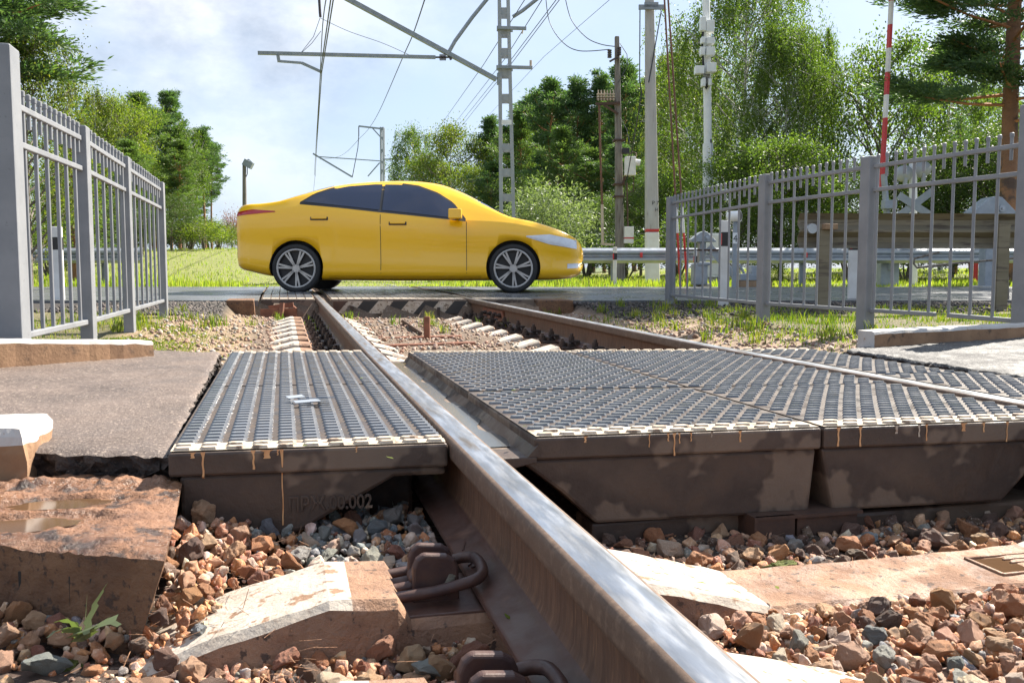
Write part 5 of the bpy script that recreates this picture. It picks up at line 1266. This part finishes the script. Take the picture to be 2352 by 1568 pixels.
wlo = [(.10, 1.128), (.5, 1.085), (1.0, 1.03), (1.5, .98), (2.06, .915)]; whi = [(.10, 1.135), (.22, 1.215), (.4, 1.285), (.62, 1.335), (.95, 1.365), (1.25, 1.362), (1.5, 1.325), (1.75, 1.23), (1.95, 1.10), (2.06, .93)]
flo = [(u-(.05 if i == 0 else -.05 if i == len(wlo)-1 else 0), h-.032) for i, (u, h) in enumerate(wlo)]; fhi = [(u-(.05 if i == 0 else -.05 if i == len(whi)-1 else 0), h+(.026 if 0 < i < len(whi)-1 else -.012)) for i, (u, h) in enumerate(whi)]
side_patch('window_trim', 'car_black', flo, fhi, .003, car, 44)
def cl(pts, a, c):
    return [(a, interp(a, pts))]+[p for p in pts if a < p[0] < c]+[(c, interp(c, pts))]
side_patch('side_window', 'car_glass', cl(wlo, .10, 1.04), cl(whi, .10, 1.04), .007, car, 30); side_patch('side_window', 'car_glass', cl(wlo, 1.075, 2.06), cl(whi, 1.075, 2.06), .007, car, 30)
def top_patch(name, ua, ub, parent, w0=11):
    b = MB(); n = 14; rows = []
    for i in range(n+1):
        sc_ = section(lerp(ua, ub, i/n)); u = lerp(ua, ub, i/n); h = sc_[w0:]
        rows.append([(u, -y*.97, z+.006) for y, z in h]+[(u, y*.97, z+.006) for y, z in h[-2::-1]])
    q = len(rows[0]); b.v = [Vector(p) for rw in rows for p in rw]
    for i in range(n):
        for j in range(q-1): b.f.append((i*q+j, i*q+j+1, (i+1)*q+j+1, (i+1)*q+j)[::1]); b.m.append(0); b.s.append(True)
    b.build(name, ['car_glass'], parent, origin=(0, 0, 0))
top_patch('windscreen', 1.92, 2.58, car, 12); top_patch('rear_window', -.22, .42, car, 12)
for u, lean in ((1.055, 0), (2.12, .05)):
    side_patch('door_gap', 'car_black', [(u-.0035, .24), (u+.0035, .24)], [(u-.0035, 1.0 if u < 2 else .88), (u+.0035, 1.0 if u < 2 else .88)], .0025, body, 1, 16)
side_patch('sill_trim', 'car_black', [(.40, .152), (2.3, .152)], [(.40, .205), (2.3, .205)], .004, car, 30, 2)
side_patch('headlight', 'lamp_clear', [(2.86, .69), (3.15, .60), (3.50, .545)], [(2.86, .705), (3.15, .725), (3.50, .655)], .005, car, 20, 4)
side_patch('tail_light', 'lamp_red', [(-.765, .955), (-.55, .975), (-.25, 1.0)], [(-.765, 1.005), (-.55, 1.035), (-.25, 1.012)], .005, car, 16, 3)
side_patch('fog_light', 'lamp_clear', [(3.38, .30), (3.53, .31)], [(3.38, .36), (3.53, .37)], .004, car, 6, 2)
for sgn in (-1, 1):
    for u, h in ((.30, .925), (1.27, .865)):
        b = MB(); y = side_y(u, h); b.box((u, sgn*(y+.018), h), (.19, .02, .028)); b.build('door_handle', ['car_paint'], car, origin=(0, 0, 0), bevel=.008)
        side_patch('handle_recess', 'car_black', [(u-.11, h-.03), (u+.11, h-.03)], [(u-.11, h+.012), (u+.11, h+.012)], .002, body, 8, 2, sides=(sgn,))
    b = MB(); b.box((1.99, sgn*1.0, .965), (.16, .21, .12)); b.bar((2.02, sgn*.86, .91), (2.0, sgn*.93, .94), .05, .03); b.build('wing_mirror', ['car_paint'], car, origin=(0, 0, 0), bevel=.035, seg=4)
    for u in (0, 2.7):
        yo = sgn*.885; yi = sgn*.68; b = MB(); n = 48
        prof = [(RW-.058, yo-.012*sgn), (RW-.04, yo), (RW-.012, yo-.006*sgn), (RW, yo-.03*sgn), (RW, yi+.03*sgn), (RW-.02, yi), (.16, yi)]
        for k in range(n):
            a = 2*PI*k/n; b.v += [Vector((u+rr_*math.cos(a), y, RW+rr_*math.sin(a))) for rr_, y in prof]
        q = len(prof)
        for k in range(n):
            for j in range(q-1): b.f.append((k*q+j, ((k+1) % n)*q+j, ((k+1) % n)*q+j+1, k*q+j+1)); b.m.append(0); b.s.append(True)
        wh = b.build('wheel', ['tyre'], car, origin=(0, 0, 0))
        b = MB(); b.cyl((u, yo-.06*sgn, RW), (u, yo-.07*sgn, RW), RW-.055, 32, 1)
        ring = [(u+(RW-.068)*math.cos(2*PI*k/32), yo-.012*sgn, RW+(RW-.068)*math.sin(2*PI*k/32)) for k in range(32)]; b.tube(ring, .014, 8, 0, closed=True)
        for k in range(7):
            a = 2*PI*k/7+.3
            for da in (-.10, .10):
                e = Vector((math.cos(a+da), 0, math.sin(a+da))); c = Vector((u, yo-.022*sgn, RW)); b.bar(c+Vector((math.cos(a), 0, math.sin(a)))*.04, c+e*(RW-.068), .022, .03, 0, up=Vector((0, 1, 0)))
        b.cyl((u, yo-.04*sgn, RW), (u, yo-.008*sgn, RW), .05, 20); b.build('rim', ['rim', 'car_black'], wh, origin=(0, 0, 0))
b = MB(); b.box((3.575, 0, .36), (.03, .7, .14)); b.build('grille', ['car_black'], car, origin=(0, 0, 0), bevel=.01)

# ------------------------------------------------------------------ trees
def cards(P, D, L, W, rs):
    n = len(P); R = rs.normal(size=(n, 3)); S = np.cross(D, R); S /= np.linalg.norm(S, axis=1)[:, None]+1e-9
    L = np.asarray(L).reshape(-1, 1); W = np.asarray(W).reshape(-1, 1)
    bend = np.array([0, 0, -1.])*L*.10
    V = np.stack([P, P+D*L*.45-S*W/2, P+D*L+bend, P+D*L*.45+S*W/2], 1).reshape(-1, 3)
    return V, np.arange(n*4).reshape(-1, 4)
def unit(a): return a/(np.linalg.norm(a, axis=1)[:, None]+1e-9)
def make_crown(name, P, D, L, W, rs, matn):
    V, F = cards(np.asarray(P), unit(np.asarray(D)), L, W, rs); return np_mesh(name, V, F, [matn])
def mb_mesh(b, name, mats):
    me = bpy.data.meshes.new(name); me.from_pydata([tuple(v) for v in b.v], [], b.f)
    for k in mats: me.materials.append(MATS[k])
    me.polygons.foreach_set('material_index', b.m); me.polygons.foreach_set('use_smooth', b.s); me.update(); return me
def pine(seed, H=16, base=.42, R=2.9, nb=58, per=6, cn=44, cl_=.34, cw=.085, cr=.46, bend=.3):
    rs = np.random.RandomState(seed); r = random.Random(seed); b = MB()
    tx = lambda h: (bend*math.sin(h/H*2.2+seed), bend*.7*math.sin(h/H*3+seed*2))
    hs = [0, H*.12, H*.3, H*.5, H*.7, H*.85, H*.97]; rad = [.21, .17, .15, .125, .09, .055, .015]
    pts = [Vector((*tx(h), h)) for h in hs]
    b.tube(pts[:4], [x*H/16 for x in rad[:4]], 9, 0); b.tube(pts[3:], [x*H/16 for x in rad[3:]], 9, 1)
    P, D = [], []
    for k in range(nb):
        f = (k+r.random())/nb; h = H*lerp(base, .985, f**.85); a = k*2.399+r.uniform(-.5, .5)
        prof = math.sin(min(1, (1-f)*1.9+.14)*PI/2)*(.74+.3*math.sin(f*11+seed)) if f > .25 else lerp(.55, 1, f/.25)
        L = R*max(.2, prof)*r.uniform(.42, 1.22); up = lerp(-.05, .75, f)
        o = Vector((*tx(h), h)); d = Vector((math.cos(a), math.sin(a), up)).normalized()
        q = [o+d*L*t+Vector((0, 0, L*.22*t*t)) for t in (0, .35, .7, 1)]
        b.tube(q, [.05*H/16*(1-.5*f), .035*H/16, .02, .008], 4, 1, caps=False)
        for j in range(per+int(L*1.4)):
            t = r.uniform(.38, 1.03); c = o+d*L*t+Vector((0, 0, L*.22*t*t)); sd_ = Vector((-d.y, d.x, 0))*r.gauss(0, .24*L*(1.1-t*.5)); c = c+sd_+Vector((0, 0, r.gauss(.05, .08)))
            n = int(cn*r.uniform(.6, 1.3)); g = rs.normal(size=(n, 3))*np.array([.55, .55, .19])*cr; P.append(np.array(c)[None]+g)
            dd = g/cr+np.array([d.x, d.y, .75])*.8+rs.normal(size=(n, 3))*.35; D.append(dd)
    P = np.vstack(P); D = np.vstack(D); n = len(P)
    return mb_mesh(b, 'trunk', ['pine_bark', 'pine_top_bark']), make_crown('crown', P, D, rs.uniform(.6, 1.2, n)*cl_, rs.uniform(.7, 1.3, n)*cw, rs, 'needles')
def limbs(b, r, H, clear, spread, n1, n2, up=.7, rad=.16, m=0, sh=1.0):
    """trunk, boughs and branches; returns the branch tips"""
    tips = []; bx_ = lambda h: Vector((.12*H/10*math.sin(h*.5+r.random()*0), .10*H/10*math.sin(h*.37+1), h))
    b.tube([bx_(h) for h in (0, H*.2, H*.45, H*.7, H*.95)], [rad, rad*.8, rad*.55, rad*.3, .012], 9, m)
    for i in range(n1):
        f = (i+r.random())/n1; h = H*lerp(clear, .92, f); a = i*2.399+r.uniform(-.4, .4); o = bx_(h)
        pf = math.sin(PI*min(1, max(.0, lerp(.22, .97, f))))**.7*sh+(.12)
        L = spread*pf*r.uniform(.7, 1.15); d = Vector((math.cos(a), math.sin(a), up*r.uniform(.6, 1.3))).normalized(); e = o+d*L
        b.tube([o, o+d*L*.5+Vector((0, 0, L*.04)), e], [rad*.35*(1-.6*f)+.01, rad*.2*(1-.5*f)+.008, .008], 5, m, caps=False)
        for j in range(n2):
            t = r.uniform(.35, 1.0); s = o+d*L*t; d2 = (d+Vector((r.gauss(0, .8), r.gauss(0, .8), r.gauss(.15, .5)))).normalized(); l2 = L*r.uniform(.25, .5); e2 = s+d2*l2
            b.tube([s, e2], [.016, .005], 3, m, caps=False); tips.append((e2, d2)); 
            if r.random() < .6: tips.append((s+d2*l2*.5, d2))
        tips.append((e, d))
    return tips
def broad(seed, H=8, clear=.25, spread=2.6, n1=26, n2=5, cr=.42, cn=56, ll=.13, lw=.085, matn='warm_leaf', bark='grey_bark', up=.7, rad=.13):
    rs = np.random.RandomState(seed); r = random.Random(seed); b = MB(); tips = limbs(b, r, H, clear, spread, n1, n2, up, rad); P, D = [], []
    for c, d in tips:
        n = int(cn*r.uniform(.5, 1.4)); g = rs.normal(size=(n, 3))*cr*r.uniform(.6, 1.15)*np.array([1, 1, .75]); P.append(np.array(c)[None]+g); D.append(rs.normal(size=(n, 3))+np.array([0, 0, -.35]))
    P = np.vstack(P); D = np.vstack(D); n = len(P)
    return mb_mesh(b, 'trunk', [bark]), make_crown('crown', P, D, rs.uniform(.6, 1.25, n)*ll, rs.uniform(.7, 1.2, n)*lw, rs, matn)
def birch(seed, H=14, clear=.22, spread=3.2, n1=36, n2=6, strand=1.5, ll=.12, lw=.085, step=.07, matn='birch_leaf', fill=10, up=.75):
    rs = np.random.RandomState(seed); r = random.Random(seed); b = MB(); tips = limbs(b, r, H, clear, spread, n1, n2, up, .17*H/14); P, D = [], []
    for c, d in tips:
        for q in range(2):
            l = strand*r.uniform(.35, 1.25); n = int(l/step); t = np.linspace(0, 1, n)[:, None]; dr = np.array([d.x, d.y, 0])*.35*l+rs.normal(size=3)*.12*l
            p = np.array(c)[None]+dr*np.sqrt(t)*.9+np.array([0, 0, -l])*t**1.3; p = p+rs.normal(size=p.shape)*.05; P.append(p); D.append(rs.normal(size=(n, 3))*.7+np.array([0, 0, -.8]))
        g = rs.normal(size=(fill, 3))*.28; P.append(np.array(c)[None]+g); D.append(rs.normal(size=(fill, 3))+np.array([0, 0, -.5]))
    P = np.vstack(P); D = np.vstack(D); n = len(P)
    return mb_mesh(b, 'trunk', ['birch_bark']), make_crown('crown', P, D, rs.uniform(.6, 1.25, n)*ll, rs.uniform(.7, 1.2, n)*lw, rs, matn)
def bush(seed, H=2.2, R=1.3, ncl=90, cn=40, ll=.11, lw=.06, matn='dark_leaf', cr=.26):
    rs = np.random.RandomState(seed); r = random.Random(seed); b = MB(); P, D = [], []
    for k in range(9):
        a = r.uniform(0, 2*PI); q = r.uniform(.2, .8)*R; b.tube([(0, 0, -.1), (math.cos(a)*q*.4, math.sin(a)*q*.4, H*.45), (math.cos(a)*q, math.sin(a)*q, H*r.uniform(.7, .95))], [.04, .025, .006], 5)
    for k in range(ncl):
        a = r.uniform(0, 2*PI); el = math.asin(r.uniform(-.1, 1)); rr_ = r.uniform(.55, 1.02)*(1+.18*math.sin(3*a+seed)*math.cos(el*3)); c = np.array([R*math.cos(a)*math.cos(el)*rr_, R*math.sin(a)*math.cos(el)*rr_, max(.1, H*.48+H*.5*math.sin(el)*rr_)])
        n = int(cn*r.uniform(.6, 1.3)); P.append(c[None]+rs.normal(size=(n, 3))*cr); D.append(rs.normal(size=(n, 3))+np.array([c[0]/R, c[1]/R, .5])*.8)
    P = np.vstack(P); D = np.vstack(D); n = len(P)
    return mb_mesh(b, 'stem', ['grey_bark']), make_crown('crown', P, D, rs.uniform(.6, 1.25, n)*ll, rs.uniform(.7, 1.2, n)*lw, rs, matn)
def spruce(seed, H=9, R=1.7, nb=70, matn='needles'):
    rs = np.random.RandomState(seed); r = random.Random(seed); b = MB(); b.tube([(0, 0, 0), (0, 0, H*.5), (0, 0, H)], [.13, .08, .01], 8); P, D = [], []
    for k in range(nb):
        f = (k+r.random())/nb; h = H*lerp(.06, .97, f); a = k*2.399; L = R*(1-f)**.8*r.uniform(.8, 1.15)+.15; d = Vector((math.cos(a), math.sin(a), .28)).normalized(); o = Vector((0, 0, h))
        b.tube([o, o+d*L], [.02, .004], 4, 0, caps=False)
        n = int(60*L/R)+24; t = rs.uniform(.15, 1.05, (n, 1)); g = rs.normal(size=(n, 3))*.10; P.append(np.array(o)[None]+np.array(d)[None]*L*t+g+np.array([0, 0, .1])*t*L); D.append(np.array(d)[None]+rs.normal(size=(n, 3))*.55+np.array([0, 0, .2]))
    P = np.vstack(P); D = np.vstack(D); n = len(P)
    return mb_mesh(b, 'trunk', ['pine_bark']), make_crown('crown', P, D, rs.uniform(.6, 1.2, n)*.26, rs.uniform(.7, 1.3, n)*.06, rs, matn)
KIND = {
 'pine_a': (pine(3, base=.38), 16), 'pine_b': (pine(8, base=.30, R=3.3, nb=66), 16), 'pine_c': (pine(15, base=.50, R=2.5, nb=50, bend=.5), 16),
 'near_pine': (pine(21, H=15, base=.27, R=3.4, nb=96, per=9, cn=170, cl_=.14, cw=.036, cr=.27), 15),
 'birch_big': (birch(5, H=14, clear=.10, spread=3.9, n1=52, n2=9, strand=1.9, ll=.105, lw=.075, step=.047, fill=16), 14), 'birch_small': (birch(9, H=10, spread=2.3, n1=30, n2=6, strand=1.2, ll=.12, lw=.085, step=.05, fill=16), 10),
 'warm': (broad(12), 8), 'lime': (broad(14, H=8, clear=.12, spread=2.7, matn='lime_leaf', n1=30), 8), 'dark': (broad(17, H=8, clear=.08, spread=2.9, matn='dark_leaf', n1=36, cn=64), 8),
 'open': (broad(19, H=8, clear=.34, spread=2.9, n1=24, n2=6, cr=.34, cn=38, ll=.12, lw=.085, matn='birch_leaf', up=1.0, rad=.12), 8),
 'near_leaf': (broad(23, H=8, clear=.10, spread=2.5, n1=38, n2=6, cr=.38, cn=60, ll=.09, lw=.065, matn='warm_leaf'), 8),
 'spruce': (spruce(4), 9), 'bush': (bush(6), 2.2), 'bush_b': (bush(7, matn='lime_leaf', ll=.10), 2.2), 'willow_bush': (bush(8, H=2.6, R=1.2, ncl=130, cn=55, ll=.13, lw=.032, matn='silver_leaf', cr=.22), 2.6),
 'red_bush': (bush(10, matn='red_leaf'), 2.2),
}
NAMES = {'pine_a': 'pine_tree', 'pine_b': 'pine_tree', 'pine_c': 'pine_tree', 'near_pine': 'pine_tree', 'birch_big': 'birch_tree', 'birch_small': 'birch_tree', 'warm': 'leafy_tree', 'lime': 'leafy_tree', 'dark': 'leafy_tree', 'open': 'leafy_tree', 'near_leaf': 'leafy_tree', 'spruce': 'spruce_tree', 'bush': 'bush', 'bush_b': 'bush', 'willow_bush': 'willow_bush', 'red_bush': 'bush'}
def tree(kind, x, v, ytop, label, rot=0., wd=1.0, leaf=None, lift=0, gx_=None):
    (tr, cw), H0 = KIND[kind]; q = ond(x, 600, v); z = gz(q.x, q.y)-.05+lift; H = CAMH+(615-ytop)*v/FPX-z; s = H/H0
    nm_ = NAMES[kind]; t = thing(nm_, (q.x, q.y, z), label, 'bush' if 'bush' in nm_ else 'tree', None)
    t.rotation_euler = (0, 0, rot); t.scale = (s*wd, s*wd, s)
    link('stem' if 'bush' in nm_ else 'trunk', tr, t); c = link('crown', cw, t)
    if leaf: c.material_slots[0].link = 'OBJECT'; c.material_slots[0].material = MATS[leaf]
    return t
TREES = [
 # left side
 ('near_pine', -105, 14.5, -1150, 'large pine whose boughs reach over the top of the left fence', .4, 1.25, None),
 ('near_leaf', 70, 15.5, 95, 'yellow green leafy tree behind the tall first post of the left fence', 1.1, .80, None),
 ('spruce', 172, 19, 165, 'young spruce between the leafy tree and the forest at the left', .3, 1.0, 'needles_warm'),
 ('near_leaf', 30, 20, 330, 'low leafy tree seen through the first panel of the left fence', 2.2, 1.3, 'birch_leaf'),
 ('birch_small', 232, 33, 203, 'slender birch standing highest at the left end of the forest edge', .2, .62, 'warm_leaf'),
 ('birch_small', 190, 27, 300, 'leafy birch behind the second panel of the left fence', 1.9, 1.1, 'warm_leaf'),
 ('warm', 282, 34, 240, 'pale green leafy tree left of the dark pine on the left forest edge', .9, .75, 'lime_leaf'),
 ('pine_b', 330, 37, 226, 'rounded pine near the middle of the left forest edge', 1.4, 1.0, 'needles_warm'),
 ('pine_a', 395, 40, 224, 'pine with a lone crooked top shoot on the left forest edge', 2.9, .8, None),
 ('birch_small', 425, 40, 282, 'birch half hidden behind the pines of the left forest edge', .5, .8, 'birch_leaf'),
 ('pine_b', 420, 36, 330, 'lower bushy pine in front of the left forest edge', 4.0, 1.2, 'needles_warm'),
 ('pine_c', 470, 44, 308, 'tall pine with bare orange trunk at the right end of the left forest', 2.2, 1.05, None),
 ('pine_c', 490, 47, 335, 'second bare trunked pine at the right end of the left forest', 5.2, .9, None),
 ('pine_b', 300, 31, 330, 'broad low pine behind the third panel of the left fence', 3.1, 1.3, 'needles_warm'),
 ('pine_b', 240, 29, 360, 'broad low pine behind the second post of the left fence', 5.0, 1.35, None),
 ('dark', 395, 33, 455, 'dense dark green tree right of the last left fence post', .6, 1.25, None),
 ('dark', 330, 29, 450, 'dark leafy tree behind the last panel of the left fence', 2.6, 1.2, None),
 ('dark', 150, 23, 440, 'dark leafy tree behind the second panel of the left fence', 4.1, 1.2, 'birch_leaf'),
 ('bush', 440, 34, 500, 'dark bush in front of the bare pine trunks at the left', .2, 1.4, None),
 ('bush_b', 470, 33, 505, 'bright green bush under the bare pine trunks at the left', 1.2, 1.1, None),
 ('bush_b', 505, 36, 510, 'yellowish bush right behind the tail of the yellow car', 2.2, 1.3, 'warm_leaf'),
 ('red_bush', 535, 95, 492, 'small reddish tree far off behind the tail of the car', .2, .34, None),
 # centre
 ('birch_small', 950, 60, 288, 'airy birch behind the car roof, left of the yellow green tree', .3, .78, 'birch_leaf'),
 ('lime', 1035, 56, 296, 'yellow green tree right behind the roof of the car', 1.2, .78, 'warm_leaf'),
 ('lime', 1085, 52, 385, 'bright yellow leaved tree behind the windscreen of the car', 2.5, .85, None),
 ('dark', 985, 58, 370, 'dark leafy tree low behind the middle of the car roof', .2, .9, 'birch_leaf'),
 ('willow_bush', 1256, 27, 428, 'silvery willow bush right of the ladder mast', .5, 1.05, None),
 # right pines
 ('pine_b', 1128, 56, 278, 'pine partly hidden behind the ladder mast', .6, .8, None),
 ('pine_a', 1198, 52, 262, 'pine just right of the ladder mast', 1.6, .9, 'needles_warm'),
 ('pine_b', 1262, 50, 196, 'tallest pine in the clump right of the ladder mast', 2.9, .85, None),
 ('pine_c', 1318, 50, 198, 'pine with orange trunk beside the tallest pine right of the mast', 4.3, .8, None),
 ('pine_b', 1290, 44, 300, 'lower pine in front of the clump right of the ladder mast', .9, 1.0, 'needles_warm'),
 ('pine_c', 1385, 50, 186, 'pine directly behind the weathered equipment pole', 5.5, .8, None),
 ('pine_c', 1445, 47, 165, 'tall pine between the equipment pole and the concrete pole', .1, .95, None),
 ('pine_b', 1535, 46, 145, 'pine behind the rusty guy rods', 1.0, .9, 'needles_warm'),
 ('pine_b', 1220, 60, 330, 'shaded pine deeper in the wood right of the ladder mast', 3.6, 1.1, None),
 ('pine_b', 1360, 58, 300, 'shaded pine deeper in the wood behind the equipment pole', 5.1, 1.1, None),
 ('pine_a', 1470, 58, 290, 'shaded pine deeper in the wood behind the concrete pole', 2.4, 1.2, None),
 ('pine_b', 1165, 62, 300, 'pine seen through the rungs of the ladder mast', 2.2, 1.2, None),
 ('pine_a', 1240, 64, 230, 'pine deep in the wood just right of the ladder mast', .4, 1.3, None),
 ('pine_b', 1300, 63, 225, 'pine deep in the wood left of the equipment pole', 3.0, 1.3, None),
 ('pine_a', 1415, 62, 210, 'pine deep in the wood right of the equipment pole', 4.4, 1.3, None),
 ('pine_b', 1500, 60, 190, 'pine deep in the wood right of the concrete pole', 5.7, 1.2, None),
 ('pine_b', 1420, 41, 340, 'lower dense pine between the equipment pole and the concrete pole', 1.3, 1.2, None),
 ('pine_b', 1355, 42, 350, 'lower dense pine left of the equipment pole', 4.6, 1.2, 'needles_warm'),
 ('pine_b', 1130, 50, 380, 'low pine behind the bonnet of the car', 3.7, 1.2, None),
 ('pine_b', 360, 44, 262, 'pine deep in the middle of the left forest', 2.5, 1.3, None),
 ('pine_a', 280, 42, 262, 'pine deep in the left forest behind the pale leafy tree', .9, 1.4, None),
 ('pine_b', 440, 46, 350, 'dense pine left of the bare pine trunks', 1.8, 1.2, None),
 ('pine_b', 200, 36, 290, 'pine behind the young spruce at the left', 4.1, 1.3, None),
 ('dark', 240, 27, 470, 'dark leafy tree behind the second post of the left fence', 5.1, 1.3, None),
 ('dark', 1180, 46, 420, 'dark undergrowth tree behind the bonnet of the car', .6, 1.2, None),
 ('dark', 1320, 40, 440, 'dark undergrowth tree right of the silvery willow bush', 1.9, 1.2, None),
 ('dark', 1400, 36, 455, 'dark undergrowth tree around the foot of the equipment pole', 3.3, 1.2, None),
 ('dark', 1470, 34, 430, 'dark undergrowth tree left of the concrete pole', 4.7, 1.1, None),
 ('dark', 1545, 33, 400, 'dark undergrowth tree behind the first post of the right fence', .7, 1.1, 'birch_leaf'),
 ('birch_small', 1225, 42, 400, 'small birch just behind the silvery willow bush', .7, .9, None),
 # right birch group
 ('birch_big', 1700, 27, -60, 'great weeping birch filling the sky behind the white mast', .8, .92, None),
 ('birch_big', 1795, 25, 60, 'weeping birch in front of the great birch, its twigs hanging low', 2.7, .80, None),
 ('birch_small', 1880, 26, 66, 'arching birch with one drooping spray against the sky', 4.4, .42, None),
 ('birch_big', 1600, 34, 90, 'paler birch left of the white mast', 5.0, .75, 'warm_leaf'),
 ('dark', 1690, 22.5, 370, 'low dense green tree at the foot of the white mast', .3, 1.2, 'birch_leaf'),
 ('dark', 1795, 22, 330, 'dense bright green tree behind the second panel of the right fence', 2.2, 1.15, 'birch_leaf'),
 ('dark', 1880, 23, 380, 'green tree just left of the third right fence post', 4.0, 1.1, 'birch_leaf'),
 ('open', 2012, 25, 128, 'open crowned tree with a forked trunk behind the raised barrier', .5, .88, None),
 ('birch_small', 2165, 31, 88, 'light birch between the open crowned tree and the right pine', 1.1, .95, None),
 ('birch_small', 2255, 33, 190, 'pale birch behind the trunk of the right pine', 3.0, 1.0, None),
 ('near_pine', 2318, 17.5, -700, 'tall dark pine at the right edge of the photo', 4.6, 1.3, None),
 ('spruce', 2195, 27, 260, 'young spruce below the light birch at the right', .7, .9, None),
 ('dark', 1985, 30, 380, 'dark leafy tree behind the pedestal of the barrier', 1.3, 1.0, None),
 ('dark', 2090, 24, 360, 'dark leafy tree behind the cross boards of the signal', 2.9, 1.15, None),
 ('dark', 2190, 23, 340, 'dark leafy tree behind the large grey barrier machine', .4, 1.15, None),
 ('dark', 2290, 22, 310, 'dark leafy tree below the right pine', 5.2, 1.2, None),
 ('dark', 2390, 24, 280, 'dark leafy tree cut off by the right edge of the photo', 1.7, 1.2, None),
 ('bush', 1950, 20.5, 520, 'low bush beyond the road behind the end of the brown guard rail', .4, 1.4, None),
 ('bush', 2080, 20.5, 540, 'low bush beyond the road under the signal', 1.5, 1.3, None),
 ('bush_b', 1760, 20.5, 590, 'bright weedy bush beyond the guard rail near the number sign', 2.6, 1.2, None),
 ('bush', 2330, 19.5, 520, 'low bush beyond the road at the right edge of the photo', 3.6, 1.4, None),
 ('bush', 1560, 30, 520, 'dark bush behind the first panel of the right fence', 4.6, 1.6, None),
 ('bush', 1345, 31, 535, 'dark bush right of the car nose above the guard rail', .9, 1.6, None),
 ('bush', 1440, 29, 540, 'dark bush behind the meter box of the equipment pole', 5.6, 1.6, None),
 ('bush', 175, 44, 505, 'far dark bush low behind the left fence, leftmost of a row', .3, 2.0, None),
 ('bush', 235, 46, 505, 'far dark bush low behind the second post of the left fence', 1.3, 2.0, None),
 ('bush', 300, 47, 500, 'far dark bush low behind the third panel of the left fence', 2.3, 2.0, None),
 ('bush', 365, 48, 505, 'far dark bush low behind the last post of the left fence', 3.3, 2.0, None),
 ('bush', 425, 47, 510, 'far dark bush filling the gap under the left forest', 4.3, 2.0, None),
 ('bush', 485, 50, 520, 'far dark bush under the bare pine trunks at the left', 5.3, 1.8, None),
 ('bush', 1100, 52, 520, 'far dark bush behind the bonnet of the yellow car', .8, 2.2, None),
 ('bush', 1180, 50, 515, 'far dark bush left of the silvery willow bush', 1.8, 2.2, None),
 ('bush', 110, 21, 530, 'dark bush seen between the bars of the first left panel', 2.0, 1.6, 'birch_leaf'),
]
for k in TREES: tree(k[0], k[1], k[2], k[3], k[4], k[5], k[6], k[7])
